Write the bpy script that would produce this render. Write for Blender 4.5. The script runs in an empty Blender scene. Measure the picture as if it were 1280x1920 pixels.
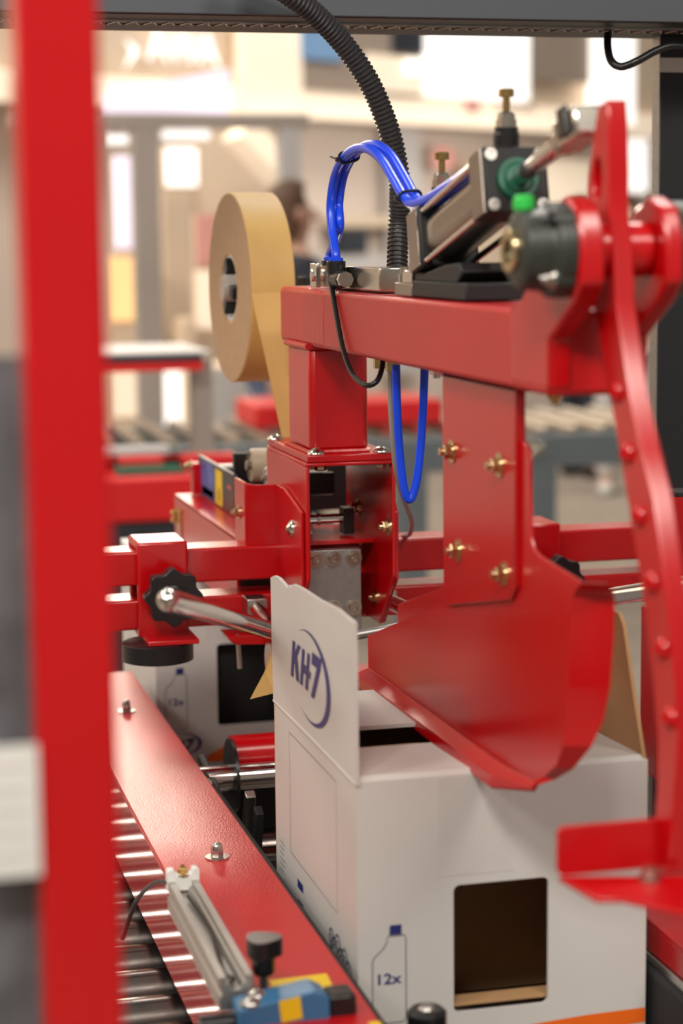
import bpy, bmesh, math, random
from mathutils import Vector, Matrix
random.seed(7)
scene = bpy.context.scene
COL = scene.collection

# ------------------------------------------------------------------ camera
F = 3733.3                              # focal length in pixels (70 mm on a 24 x 36 portrait frame)
AZ, PT, RL = math.radians(14.2), math.radians(7.78), math.radians(0.6)
EYE = Vector((0.0, 0.0, 1.55))
FW = Vector((math.sin(AZ)*math.cos(PT), math.cos(AZ)*math.cos(PT), -math.sin(PT)))
_r0 = Vector((math.cos(AZ), -math.sin(AZ), 0)); _u0 = _r0.cross(FW)
RT = _r0*math.cos(RL) - _u0*math.sin(RL)
UP = _u0*math.cos(RL) + _r0*math.sin(RL)
cam = bpy.data.cameras.new('camera'); cam_ob = bpy.data.objects.new('camera', cam); COL.objects.link(cam_ob)
cam.sensor_fit = 'VERTICAL'; cam.sensor_height = 36; cam.sensor_width = 24; cam.lens = 70
M = Matrix((RT, UP, -FW)).transposed().to_4x4(); M.translation = EYE
cam_ob.matrix_world = M
cam.clip_start = 0.05; cam.clip_end = 200
cam.dof.use_dof = True; cam.dof.focus_distance = 2.22; cam.dof.aperture_fstop = 3.6
scene.camera = cam_ob

# ------------------------------------------------------------------ light
world = bpy.data.worlds.new('hall'); scene.world = world; world.use_nodes = True
bg = world.node_tree.nodes['Background']
bg.inputs[0].default_value = (1.0, 0.90, 0.80, 1); bg.inputs[1].default_value = 0.24

def area(name, loc, target, sx, sy, power, color=(1, .93, .84)):
    l = bpy.data.lights.new(name, 'AREA'); l.shape = 'RECTANGLE'; l.size = sx; l.size_y = sy
    l.energy = power; l.color = color
    o = bpy.data.objects.new(name, l); COL.objects.link(o); o.location = loc
    o.rotation_euler = (Vector(target)-Vector(loc)).to_track_quat('-Z', 'Y').to_euler()
    return o
area('hall_or_fill_lamp', (-1.6, 3.6, 4.6), (0.5, 2.1, 1.0), 1.4, .7, 52)
area('hall_or_fill_lamp', (1.9, 4.6, 4.8), (0.6, 2.2, 1.0), 1.4, .7, 82)
area('hall_or_fill_lamp', (-0.8, -0.9, 3.6), (0.2, 1.3, 1.2), .9, .5, 85)
area('hall_or_fill_lamp', (-2.4, 0.3, 3.5), (0.5, 2.5, 1.0), 1.0, .5, 42)  # added fill with no known source, brightens the far carton's front
area('hall_or_fill_lamp', (1.6, -1.4, 4.2), (0.5, 1.7, 1.0), 1.2, .6, 58)
area('hall_or_fill_lamp', (1.45, 12.2, 3.9), (0.4, 2.2, 1.0), 1.3, 1.0, 150, (1, .86, .70))
area('hall_or_fill_lamp', (-2.0, 10.0, 6.4), (2.0, 14.5, 2.0), 4.0, 2.0, 200)
area('hall_or_fill_lamp', (5.0, 10.5, 6.4), (5.0, 15.5, 2.0), 4.0, 2.0, 230)
area('hall_or_fill_lamp', (-7.0, 6.0, 6.0), (-7.0, 10.5, 2.0), 4.0, 2.0, 600)
area('hall_or_fill_lamp', (1.0, 6.8, 5.5), (1.0, 7.4, 0.8), 3.0, 1.5, 75)
area('booth_fill_light', (4.6, 14.7, 2.2), (4.1, 15.5, 1.5), 4.5, .3, 20)  # added under the fascia, no lamp known there; brightens the rear wall
scene.view_settings.view_transform = 'Standard'; scene.view_settings.look = 'None'
scene.view_settings.exposure = 0.1; scene.view_settings.gamma = 1.0
scene.view_settings.use_curve_mapping = False

# ------------------------------------------------------------------ helpers
def P(px, py, X=None, Y=None, Z=None):
    d = FW + RT*((px-640)/F) - UP*((py-960)/F)
    if X is not None: t = (X-EYE.x)/d.x
    elif Y is not None: t = (Y-EYE.y)/d.y
    else: t = (Z-EYE.z)/d.z
    return EYE + d*t

MATS = {}
def mat(name, col, rough=.5, metal=0., bump=None, var=None, emit=0., trans=0., ior=1.5, coat=0., alpha=1., spec=.5, aniso=None):
    m = bpy.data.materials.new(name); m.use_nodes = True
    nt = m.node_tree; b = nt.nodes['Principled BSDF']
    b.inputs['Base Color'].default_value = (*col, 1); b.inputs['Roughness'].default_value = rough
    b.inputs['Metallic'].default_value = metal; b.inputs['IOR'].default_value = ior
    b.inputs['Coat Weight'].default_value = coat; b.inputs['Coat Roughness'].default_value = .08
    b.inputs['Transmission Weight'].default_value = trans; b.inputs['Alpha'].default_value = alpha
    b.inputs['Specular IOR Level'].default_value = spec
    if emit:
        b.inputs['Emission Color'].default_value = (*col, 1); b.inputs['Emission Strength'].default_value = emit
    tc = nt.nodes.new('ShaderNodeTexCoord')
    def noise(scale, detail=3):
        n = nt.nodes.new('ShaderNodeTexNoise'); n.inputs['Scale'].default_value = scale; n.inputs['Detail'].default_value = detail
        if aniso:
            mp = nt.nodes.new('ShaderNodeMapping'); mp.inputs['Scale'].default_value = aniso
            nt.links.new(tc.outputs['Object'], mp.inputs['Vector']); nt.links.new(mp.outputs[0], n.inputs['Vector'])
        else: nt.links.new(tc.outputs['Object'], n.inputs['Vector'])
        return n
    if bump:
        n = noise(bump[0]); bp = nt.nodes.new('ShaderNodeBump')
        bp.inputs['Strength'].default_value = bump[1]; bp.inputs['Distance'].default_value = bump[2] if len(bump) > 2 else .001
        nt.links.new(n.outputs['Fac'], bp.inputs['Height']); nt.links.new(bp.outputs[0], b.inputs['Normal'])
    if var:
        n = noise(var[0], 4); rp = nt.nodes.new('ShaderNodeValToRGB')
        k = var[1]; rp.color_ramp.elements[0].position = .3; rp.color_ramp.elements[1].position = .7
        rp.color_ramp.elements[0].color = (*[c*(1-k) for c in col], 1); rp.color_ramp.elements[1].color = (*[min(1, c*(1+k)) for c in col], 1)
        nt.links.new(n.outputs['Fac'], rp.inputs['Fac']); nt.links.new(rp.outputs[0], b.inputs['Base Color'])
    MATS[name] = m
    return m
mat('red', (.46, .0006, .003), .24, bump=(700, .05, .0006), var=(6, .05), spec=.7)
mat('red_powder', (.46, .001, .004), .33, bump=(430, .55, .0010), var=(5, .06), spec=.7)
mat('red_weld', (.46, .001, .004), .32, bump=(160, .5, .002), var=(12, .1), aniso=(1, 1, .3), spec=.7)
mat('red_gloss', (.46, .0006, .003), .10, bump=(300, .03, .0006), var=(6, .05), spec=.7)
mat('red_far', (.70, .012, .014), .4, var=(3, .05))
mat('black_powder', (.012, .013, .016), .45, bump=(900, .15, .0006))
mat('black_powder_lit', (.075, .085, .10), .45, bump=(900, .2, .0006))  # same black paint as the beam, light on its front put into the colour
mat('black', (.008, .008, .009), .32)
mat('conduit', (.030, .030, .032), .38)
mat('black_matte', (.010, .010, .011), .6)
mat('rubber', (.022, .022, .024), .75, bump=(1500, .6, .001))
mat('chrome', (.72, .71, .69), .10, 1., var=(20, .04))
mat('roller_steel', (.30, .27, .25), .22, 1., var=(20, .1))
mat('steel', (.50, .48, .45), .28, 1., var=(40, .08))
mat('zinc', (.62, .50, .30), .25, 1., var=(60, .2))
mat('brass', (.60, .42, .16), .22, 1., var=(60, .1))
mat('nickel', (.66, .62, .55), .18, 1., var=(50, .06))
mat('aluminium', (.48, .46, .43), .52, 1., bump=(900, .05), var=(30, .06), aniso=(1, .05, 1))
mat('plate_metal', (.40, .40, .39), .42, 1., bump=(700, .12), var=(120, .08))
mat('anodised', (.36, .32, .28), .30, 1., var=(30, .05))
mat('kraft', (.64, .40, .13), .55, bump=(260, .15, .001), var=(14, .08))
mat('kraft_side', (.42, .27, .155), .7, bump=(1200, .2), var=(90, .06), aniso=(6, 1, 1))
mat('card_white', (.60, .585, .56), .55, bump=(60, .05, .002), var=(7, .03))
mat('card_brown', (.46, .27, .125), .8, bump=(300, .1), var=(12, .08))
mat('tape_clear', (.80, .78, .75), .10, alpha=.22, bump=(70, .6, .003))
mat('ink_blue', (.022, .026, .16), .5, var=(60, .1))
mat('ink_grey', (.12, .12, .16), .6, var=(60, .1))
mat('ink_orange', (.82, .14, .008), .5, var=(20, .04))
mat('ink_black', (.01, .01, .01), .6, var=(20, .1))
mat('blue_tube', (.004, .06, .78), .30, coat=.1, var=(20, .1))
mat('grey_tube', (.30, .27, .25), .35, var=(20, .1))
mat('green', (.02, .45, .06), .4, var=(20, .1))
mat('green_dark', (.004, .10, .055), .4, var=(20, .1))
mat('bearing', (.028, .033, .028), .42, bump=(300, .2), var=(60, .25))
mat('white_plastic', (.72, .72, .69), .4, var=(30, .04))
mat('beige_roller', (.34, .27, .19), .5, var=(30, .08))
mat('yellow', (.75, .52, .012), .45, var=(20, .06))
mat('sensor_blue', (.035, .15, .30), .4, var=(20, .1))
mat('sticker_blue', (.05, .10, .35), .4, var=(30, .7))
mat('white_paper', (.66, .65, .62), .6, var=(9, .12))
mat('panel_grey', (.10, .105, .115), .5, var=(30, .35))
mat('carpet', (.30, .255, .21), .9, bump=(200, .3), var=(8, .1))
mat('hall_wall', (.60, .54, .47), .8, var=(.6, .1))
mat('cream', (.66, .53, .40), .6, var=(.8, .05))
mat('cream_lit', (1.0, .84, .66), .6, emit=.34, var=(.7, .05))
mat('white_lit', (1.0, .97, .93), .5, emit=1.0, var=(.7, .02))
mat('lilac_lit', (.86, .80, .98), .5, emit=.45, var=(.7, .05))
mat('taupe', (.36, .29, .24), .7, var=(.8, .12))
mat('grey_wall', (.66, .56, .49), .7, var=(.7, .1))
mat('frame_grey', (.40, .35, .31), .5, var=(2, .08))
mat('light_grey', (.55, .53, .52), .6, var=(2, .06))
mat('screen_blue', (.16, .28, .45), .4, emit=.35, var=(2, .1))
mat('pink', (.75, .36, .32), .7, var=(2, .1))
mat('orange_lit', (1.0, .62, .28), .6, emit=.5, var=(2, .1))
mat('conv_grey', (.14, .17, .19), .45, var=(5, .06))
mat('navy_dark', (.02, .025, .035), .6, var=(5, .2))
mat('skin', (.55, .31, .22), .5, var=(20, .06))
mat('hair', (.10, .05, .025), .6, var=(60, .3))
mat('cloth_dark', (.02, .024, .035), .85, var=(20, .2))
mat('cloth_light', (.55, .53, .52), .85, var=(20, .1))
mat('denim', (.06, .08, .14), .85, var=(20, .2))

class MB:
    def __init__(s): s.v = []; s.f = []; s.m = []
    def add(s, vs, fs, mi=0):
        o = len(s.v); s.v += [Vector(v) for v in vs]
        for f in fs: s.f.append([i+o for i in f]); s.m.append(mi)
        return s
    def box(s, x0, x1, y0, y1, z0, z1, mi=0):
        x0, x1 = sorted((x0, x1)); y0, y1 = sorted((y0, y1)); z0, z1 = sorted((z0, z1))
        v = [(x, y, z) for x in (x0, x1) for y in (y0, y1) for z in (z0, z1)]
        return s.add(v, [(0,1,3,2), (4,6,7,5), (0,4,5,1), (2,3,7,6), (0,2,6,4), (1,5,7,3)], mi)
    def obox(s, c, ux, uy, uz, mi=0):           # centre and three half-extent vectors
        c, ux, uy, uz = map(Vector, (c, ux, uy, uz))
        if ux.cross(uy).dot(uz) < 0: ux = -ux
        v = [c+a*ux+b*uy+d*uz for a in (-1, 1) for b in (-1, 1) for d in (-1, 1)]
        return s.add(v, [(0,1,3,2), (4,6,7,5), (0,4,5,1), (2,3,7,6), (0,2,6,4), (1,5,7,3)], mi)
    def lathe(s, p0, p1, prof, n=24, mi=0, cap0=True, cap1=True, a0=0.):
        p0, p1 = Vector(p0), Vector(p1); ax = (p1-p0).normalized(); L = (p1-p0).length
        q = Vector((0, 0, 1)) if abs(ax.z) < .9 else Vector((1, 0, 0))
        e1 = ax.cross(q).normalized(); e2 = ax.cross(e1)
        vs, fs = [], []
        for (t, r) in prof:
            for k in range(n):
                a = a0+2*math.pi*k/n; vs.append(p0+ax*(t*L)+e1*(r*math.cos(a))+e2*(r*math.sin(a)))
        for i in range(len(prof)-1):
            for k in range(n):
                fs.append((i*n+k, i*n+(k+1) % n, (i+1)*n+(k+1) % n, (i+1)*n+k))
        if cap0: fs.append(tuple(reversed(range(n))))
        if cap1: fs.append(tuple((len(prof)-1)*n+k for k in range(n)))
        return s.add(vs, fs, mi)
    def cyl(s, p0, p1, r, r1=None, n=24, mi=0, a0=0.):
        return s.lathe(p0, p1, [(0, r), (1, r if r1 is None else r1)], n, mi, a0=a0)
    def ring(s, p0, p1, ri, ro, n=32, mi=0):
        p = [(0, ri), (0, ro), (1, ro), (1, ri), (0, ri)]
        return s.lathe(p0, p1, p, n, mi, False, False)
    def tube(s, path, r, n=12, mi=0, rf=None):
        path = [Vector(p) for p in path]; vs, fs = [], []
        t0 = (path[1]-path[0]).normalized(); q = Vector((0, 0, 1)) if abs(t0.z) < .9 else Vector((1, 0, 0))
        e1 = t0.cross(q).normalized()
        for i, p in enumerate(path):
            t = (path[min(i+1, len(path)-1)]-path[max(i-1, 0)]).normalized()
            e1 = (e1-t*e1.dot(t)).normalized(); e2 = t.cross(e1)
            rr = rf(i) if rf else r
            for k in range(n):
                a = 2*math.pi*k/n; vs.append(p+e1*(rr*math.cos(a))+e2*(rr*math.sin(a)))
        for i in range(len(path)-1):
            for k in range(n): fs.append((i*n+k, i*n+(k+1) % n, (i+1)*n+(k+1) % n, (i+1)*n+k))
        fs.append(tuple(reversed(range(n)))); fs.append(tuple((len(path)-1)*n+k for k in range(n)))
        return s.add(vs, fs, mi)
    def plate(s, outer, holes, to3, th, mi=0, mi_back=None, mi_edge=None):
        """outline with holes (2D) -> slab; to3(u,v) gives the front face, th is the vector to the back"""
        th = Vector(th); bm = bmesh.new(); loops = []; es = []
        for lp in [outer]+list(holes):
            vv = [bm.verts.new((u, v, 0)) for u, v in lp]
            es += [bm.edges.new((vv[i], vv[(i+1) % len(vv)])) for i in range(len(vv))]
            loops.append(len(lp))
        bmesh.ops.triangle_fill(bm, use_beauty=True, use_dissolve=False, edges=es)
        bm.verts.index_update(); bm.faces.ensure_lookup_table()
        co = [(v.co.x, v.co.y) for v in bm.verts]; fc = [[v.index for v in f.verts] for f in bm.faces]
        bm.free()
        n = len(co); vs = [Vector(to3(*c)) for c in co]; vs += [v+th for v in vs]
        a, b, c = (vs[i] for i in fc[0]); flip = (b-a).cross(c-a).dot(th) > 0
        f1 = [f if not flip else f[::-1] for f in fc]
        s.add(vs, f1, mi); o = len(s.v)-2*n
        for f in f1: s.f.append([i+n+o for i in reversed(f)]); s.m.append(mi if mi_back is None else mi_back)
        st = 0
        for L in loops:
            for i in range(L):
                p, q = st+i, st+(i+1) % L
                s.f.append([o+p, o+q, o+q+n, o+p+n]); s.m.append(mi if mi_edge is None else mi_edge)
            st += L
        return s
    def mesh(s, name, org=Vector((0, 0, 0)), smooth=35):
        me = bpy.data.meshes.new(name)
        me.from_pydata([tuple(v-org) for v in s.v], [], s.f)
        for p, mi in zip(me.polygons, s.m): p.material_index = mi
        bm = bmesh.new(); bm.from_mesh(me); bmesh.ops.recalc_face_normals(bm, faces=bm.faces[:]); bm.to_mesh(me); bm.free()
        if smooth:
            me.polygons.foreach_set('use_smooth', [True]*len(me.polygons)); me.set_sharp_from_angle(angle=math.radians(smooth))
        me.update()
        return me

def org_of(parent):
    o = Vector((0, 0, 0))
    while parent is not None: o += parent.location; parent = parent.parent
    return o
def put(name, me, mats, parent=None, loc=None):
    for m in (mats if isinstance(mats, (list, tuple)) else [mats]):
        if len(me.materials) < (len(mats) if isinstance(mats, (list, tuple)) else 1): me.materials.append(MATS[m])
    o = bpy.data.objects.new(name, me); COL.objects.link(o)
    if parent is not None: o.parent = parent
    if loc is not None: o.location = loc
    return o
def bevel(o, w, seg=2):
    m = o.modifiers.new('bevel', 'BEVEL'); m.width = w; m.segments = seg; m.limit_method = 'ANGLE'; m.angle_limit = math.radians(40)
    m.harden_normals = False
    return o
def part(name, mb, mats, parent, bev=0, smooth=35, label=None):
    o = put(name, mb.mesh(name, org_of(parent), smooth), mats, parent)
    if bev: bevel(o, bev)
    if label: o['label'] = label
    return o
def tag(o, label, cat, group=None):
    o['label'] = label; o['category'] = cat
    if group: o['group'] = group
    return o
def thing(name, loc, label, cat, group=None):
    o = bpy.data.objects.new(name, None); COL.objects.link(o); o.location = loc; o.empty_display_size = .05
    return tag(o, label, cat, group)
def solo(name, mb, mats, label, cat, group=None, bev=0, loc=None, smooth=35):
    org = Vector(loc) if loc is not None else sum((v for v in mb.v), Vector())/len(mb.v)
    o = put(name, mb.mesh(name, org, smooth), mats, None, org)
    if bev: bevel(o, bev)
    return tag(o, label, cat, group)
def struct(name, mb, mats):
    o = put(name, mb.mesh(name), mats); o['kind'] = 'structure'; return o
def spline(pts, n=10):
    pts = [Vector(p) for p in pts]; q = [pts[0]*2-pts[1]]+pts+[pts[-1]*2-pts[-2]]; out = []
    for i in range(1, len(q)-2):
        for k in range(n):
            t = k/n; a, b, c, d = q[i-1], q[i], q[i+1], q[i+2]
            out.append(.5*((2*b)+(c-a)*t+(2*a-5*b+4*c-d)*t*t+(3*b-a-3*c+d)*t**3))
    out.append(pts[-1]); return out
def rrect(u0, u1, v0, v1, r, n=5):
    pts = []
    for cx, cy, a in ((u1-r, v1-r, 0), (u0+r, v1-r, 90), (u0+r, v0+r, 180), (u1-r, v0+r, 270)):
        for k in range(n+1):
            t = math.radians(a+90*k/n); pts.append((cx+r*math.cos(t), cy+r*math.sin(t)))
    return pts
def circ(u, v, r, n=16, rv=None): return [(u+r*math.cos(2*math.pi*k/n), v+(rv or r)*math.sin(2*math.pi*k/n)) for k in range(n)]

# fasteners, each built once along +Z from the surface at z = 0
Z0 = Vector((0, 0, 0))
def zc(h0, h1, r, n=24, mb=None, r1=None): return (mb or MB()).cyl((0, 0, h0), (0, 0, h1), r, r1, n)
def m_hex(r, h, wash=True, stud=0):
    b = MB()
    if wash: zc(0, .0016, r*1.55, 24, b); zc(.0016, .0032, r*1.12, 20, b)
    h0 = .0032 if wash else 0
    b.lathe((0, 0, h0), (0, 0, h0+h), [(0, r*.96), (.1, r), (.8, r), (1, r*.86)], 6)
    if stud: zc(h0+h, h0+h+stud, r*.55, 14, b)
    return b.mesh('bolt', Z0, 30)
def m_dome(r, h):
    return MB().lathe((0, 0, 0), (0, 0, h), [(0, r*1.05), (.12, r*1.05), (.35, r*.97), (.6, r*.82), (.85, r*.5), (1, r*.36), (.8, r*.34), (.8, r*.001)], 24).mesh('bolt', Z0, 40)
def m_socket(r, h):
    b = MB(); zc(0, .0015, r*1.45, 24, b)
    b.lathe((0, 0, .0015), (0, 0, h), [(0, r), (.88, r), (1, r*.93), (1, r*.62)], 24, cap1=False)
    b.lathe((0, 0, h), (0, 0, h*.45), [(0, r*.62), (.02, r*.52), (1, r*.5)], 6, cap0=False)
    return b.mesh('bolt', Z0, 30)
HEX = {k: m_hex(r, h, w, s) for k, (r, h, w, s) in {'M6': (.0058, .0045, True, .003), 'M8': (.0072, .006, True, .004), 'M8n': (.0075, .0065, False, 0), 'M5': (.0048, .004, True, .002)}.items()}
DOME = m_dome(.0085, .0065); DOME2 = m_dome(.0105, .0075); SOCK = m_socket(.0068, .0075)
_fm = {}
def bolt(me, loc, nrm, parent, m='zinc', name='bolt', spin=None):
    key = (me.name, m)
    if key not in _fm:
        c = me.copy(); c.materials.clear(); c.materials.append(MATS[m]); _fm[key] = c
    o = bpy.data.objects.new(name, _fm[key]); COL.objects.link(o); o.parent = parent
    o.location = Vector(loc)-org_of(parent)
    q = Vector(nrm).normalized().to_track_quat('Z', 'Y')
    o.rotation_mode = 'QUATERNION'
    o.rotation_quaternion = q @ Matrix.Rotation(random.uniform(0, 1) if spin is None else spin, 3, 'Z').to_quaternion()
    return o
def text2d(s, size, shear=0., bold=0., align='LEFT'):
    cu = bpy.data.curves.new('txt', 'FONT'); cu.body = s; cu.size = size; cu.shear = shear; cu.offset = bold; cu.align_x = align; cu.resolution_u = 3
    ob = bpy.data.objects.new('txt', cu); COL.objects.link(ob)
    bpy.context.view_layer.update()
    me = bpy.data.meshes.new_from_object(ob)
    vs = [(v.co.x, v.co.y) for v in me.vertices]; fs = [list(p.vertices) for p in me.polygons]
    bpy.data.objects.remove(ob); bpy.data.curves.remove(cu); bpy.data.meshes.remove(me)
    return vs, fs
def fit_text(s, w, h, shear=0., bold=0.):
    vs, fs = text2d(s, 1., shear, bold)
    x0 = min(v[0] for v in vs); x1 = max(v[0] for v in vs); y0 = min(v[1] for v in vs); y1 = max(v[1] for v in vs)
    return [((x-x0)/(x1-x0)*w, (y-y0)/(y1-y0)*h) for x, y in vs], fs
def stroke(pts, w, closed=False):
    """2D ribbon along a polyline"""
    n = len(pts); L, R = [], []
    P2 = [Vector(p) for p in pts]
    for i, p in enumerate(P2):
        a = P2[i-1] if (i or closed) else p; b = P2[(i+1) % n] if (i < n-1 or closed) else p
        t = (b-a)
        if t.length < 1e-9: t = Vector((1, 0))
        t.normalize(); nn = Vector((-t.y, t.x))*w/2
        L.append(p+nn); R.append(p-nn)
    vs = [tuple(q) for q in L+R]; m = n if closed else n-1
    return vs, [(i, (i+1) % n, n+(i+1) % n, n+i) for i in range(m)]

# ------------------------------------------------------------------ the setting
struct('floor', MB().box(-14, 22, -4, 30, -.05, 0), 'carpet')
struct('wall_back', MB().box(-14, 22, 21, 21.2, 0, 7), 'hall_wall')
struct('wall_left', MB().box(-14.2, -14, -4, 21.2, 0, 7), 'hall_wall')

S = 1.15
# ------------------------------------------------------------------ cartons
def carton(y0, x0, label, closed=False):
    W, L, H, T = .2836, .350, .300, .004
    zb = .762; zt = zb+H; x1 = x0+W; y1 = y0+L
    t = thing('carton', ((x0+x1)/2, (y0+y1)/2, zb), label, 'box', 'printed cartons on the sealing line')
    CM = ['card_white', 'card_brown']
    w0, w1, wz0, wz1 = x0+.0918, x0+.185, zb+.0715, zb+.195
    fp = part('front_panel', MB().plate([(x0, zb), (x1, zb), (x1, zt), (x0, zt)], [rrect(w0, w1, wz0, wz1, .006)],
              lambda u, v: (u, y0, v), (0, T, 0), 0, 1, 0), CM, t)
    part('back_panel', MB().plate([(x0, zb), (x1, zb), (x1, zt), (x0, zt)], [], lambda u, v: (u, y1, v), (0, -T, 0), 0, 1, 1), CM, t)
    # the left side bows a little
    sp = part('side_panel', MB().plate([(y0+T*.2, zb), (y1-T, zb), (y1-T, zt), (y0+T*.2, zt)], [], lambda u, v: (x0-.0003, u, v), (T, 0, 0), 0, 1, 0), CM, t)
    part('side_panel', MB().plate([(y0+T*.2, zb), (y1-T, zb), (y1-T, zt), (y0+T*.2, zt)], [], lambda u, v: (x1+.0003, u, v), (-T, 0, 0), 0, 1, 0), CM, t)
    part('bottom_panel', MB().box(x0+T, x1-T, y0+T, y1-T, zb, zb+T), 'card_brown', t)
    part('divider_or_dark_sheet', MB().box(x0+T, x1-T, y0+(.03 if closed else .20), y0+(.033 if closed else .203), zb+T, zb+H*.93), 'black_matte' if closed else 'card_brown', t)  # closed carton: black sheet added to stand in for shade behind the window
    if not closed: part('inner_ledge', MB().box(x0+T, x1-T, y0+.006, y0+.026, zb+.0755, zb+.0785), 'card_brown', t)
    # flaps
    g = .006
    fl = MB(); n = 8                                    # front flap, folded in with a soft crease
    prof = [(y0, zt), (y0+.004, zt+.0045), (y0+.03, zt+.003), (y0+.07, zt+.001), (y0+.128, zt-.002)]
    for (a, b) in zip(prof, prof[1:]):
        fl.add([(x0+.001, a[0], a[1]), (x1-.001, a[0], a[1]), (x1-.003, b[0], b[1]), (x0+.003, b[0], b[1])], [(0, 1, 2, 3)], 0)
        fl.add([(x0+.001, a[0], a[1]-T), (x1-.001, a[0], a[1]-T), (x1-.003, b[0], b[1]-T), (x0+.003, b[0], b[1]-T)], [(3, 2, 1, 0)], 1)
    part('end_flap', fl, CM, t, smooth=60)
    part('end_flap', MB().obox(((x0+x1)/2, y1-.085, zt+.002), (W/2-.003, 0, 0), (0, .082, -.001), (0, 0, T/2)), 'card_white', t)
    if not closed:
        # tall left flap: slightly torn top edge, straight up
        top = [(y0-.012, zt+.150), (y0+.05, zt+.152), (y0+.12, zt+.148), (y0+.19, zt+.147), (y0+.23, zt+.145), (y0+.242, zt+.139), (y0+.25, zt+.1405),
               (y0+.258, zt+.136), (y0+.275, zt+.138), (y0+.30, zt+.140), (y0+.32, zt+.139), (y0+.338, zt+.134)]
        outer = [(y0-.002, zt-.003)]+top+[(y0+.344, zt+.06), (y0+L-.004, zt+.002), (y0+L-.003, zt-.003)]
        lean = lambda u, v: (x0-.0015-.003*(v-zt)/.15, u, v)
        lf = part('side_flap', MB().plate(outer, [], lean, (T*.9, 0, 0), 0, 1, 0), CM, t)
        part('fold_crease', MB().tube([(x0-.0008, y0-.001, zt-.001), (x0-.0012, y0+L*.5, zt), (x0-.0008, y0+L-.004, zt-.001)], .0016, 8), 'card_white', lf)
        # right flap leans in, brown liner showing
        hh = .139
        part('side_flap', MB().plate([(y0+.001, 0), (y0+L-.005, 0), (y0+L-.01, hh), (y0+.16, hh), (y0+.02, hh), (y0+.012, hh*.92), (y0+.009, hh*.55)], [],
             lambda u, v: (x1-.001-v*.13, u, zt+v*.99), (-T*.9, 0, T*.12), 0, 1, 1), CM, t)
    else:
        part('side_flap', MB().box(x0, x0+W/2-.001, y0, y1, zt+.004, zt+.008), 'card_white', t)
        part('side_flap', MB().box(x0+W/2+.001, x1, y0, y1, zt+.004, zt+.008), 'card_white', t)
    # ---- print on the front
    def onf(u, v): return (u, y0-.0005, v)
    def pr(name, shapes, m, par, f=onf, label=None):
        b = MB()
        for vs, fs in shapes: b.add([f(*q) for q in vs], fs)
        return part(name, b, m, par, smooth=0, label=label)
    bx, bz = x0, zb
    body = [(.0134, .072), (.0134, .129), (.0155, .1335), (.0235, .1405), (.0272, .1465), (.0283, .1525), (.0445, .1525), (.0455, .1490), (.0455, .072), (.0425, .069), (.0165, .069)]
    pr('bottle_print', [stroke([(bx+a, bz+b) for a, b in body], .0009, True)], 'ink_grey', fp)
    pr('bottle_cap_print', [([(bx+.0298, bz+.1535), (bx+.0413, bz+.1535), (bx+.0415, bz+.1627), (bx+.0303, bz+.1627)], [(0, 1, 2, 3)])], 'ink_blue', fp)
    vs, fs = fit_text('12x', .0225, .0105, bold=.018)
    pr('count_print', [([(bx+.0187+a, bz+.1065+b) for a, b in vs], fs)], 'ink_blue', fp, label="dark blue '12x' lettering")
    # orange swoosh with blue below
    def terp(tab, x):
        for (a0, b0), (a1, b1) in zip(tab, tab[1:]):
            if x <= a1: return b0+(b1-b0)*(x-a0)/(a1-a0)
        return tab[-1][1]
    TU = [(.044, .003), (.058, .0145), (.074, .026), (.092, .0355), (.110, .0425), (.130, .0475), (.152, .0508), (.176, .0528), (.224, .0556), (.2836, .0567)]
    TL = [(.044, .002), (.058, .004), (.085, .013), (.105, .0195), (.130, .0265), (.176, .0345), (.224, .0395), (.2836, .0423)]
    N = 24; up, lo = [], []
    for k in range(N+1):
        u = .0445+(W-.045)*k/N; up.append((x0+u, zb+terp(TU, u))); lo.append((x0+u, zb+terp(TL, u)))
    pr('orange_swoosh', [(up+lo, [(i, i+1, N+2+i, N+1+i) for i in range(N)])], 'ink_orange', fp)
    bo = [(u, zb+.001) for u, v in lo]
    pr('blue_swoosh', [([(u, v-.0035) for u, v in lo]+bo, [(i, i+1, N+2+i, N+1+i) for i in range(N)])], 'ink_blue', fp)
    def logo(name, par, f, ox, oz, wd, ht, cx, cz, rx, rz):
        G = [[(0, 0), (.27, 0), (.27, 1), (0, 1)], [(.25, .36), (.85, 1), (.54, 1), (.25, .66)], [(.33, .46), (.53, .70), (.90, 0), (.60, 0)],
             [(1.0, 0), (1.26, 0), (1.26, 1), (1.0, 1)], [(1.54, 0), (1.80, 0), (1.80, 1), (1.54, 1)], [(1.24, .38), (1.56, .38), (1.56, .62), (1.24, .62)],
             [(1.87, .36), (1.99, .36), (1.99, .56), (1.87, .56)], [(2.0, .80), (2.86, .80), (2.90, 1.12), (2.0, 1.12)], [(2.52, .82), (2.86, .82), (2.46, -.06), (2.14, -.06)]]
        sh = [([(ox+wd*(a+.36*b)/3.26, oz+ht*b) for a, b in g], [tuple(range(len(g)))]) for g in G]
        pr(name, sh, 'ink_blue', par, f, "bold blue 'KH-7' lettering")
        oc, ic = [], []
        for k in range(25):
            a = math.radians(122-k*246/24); q = math.sin(math.pi*k/24)
            oc.append((cx+rx*math.cos(a), cz+rz*math.sin(a)))
            ic.append((cx-rx*.02+(rx-.17*rx*q)*math.cos(a), cz+(rz-.12*rz*q)*math.sin(a)))
        pr('logo_arc', [(oc+ic, [(i, i+1, 25+i+1, 25+i) for i in range(24)])], 'ink_blue', par, f)
    logo('logo_print', fp, onf, x0+.012, zb+.038, .044, .015, x0+.037, zb+.047, .030, .0165)
    # ---- print on the left side and its flap
    def ons(u, v): return (x0-.0005, y0+L-u, v)
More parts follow.
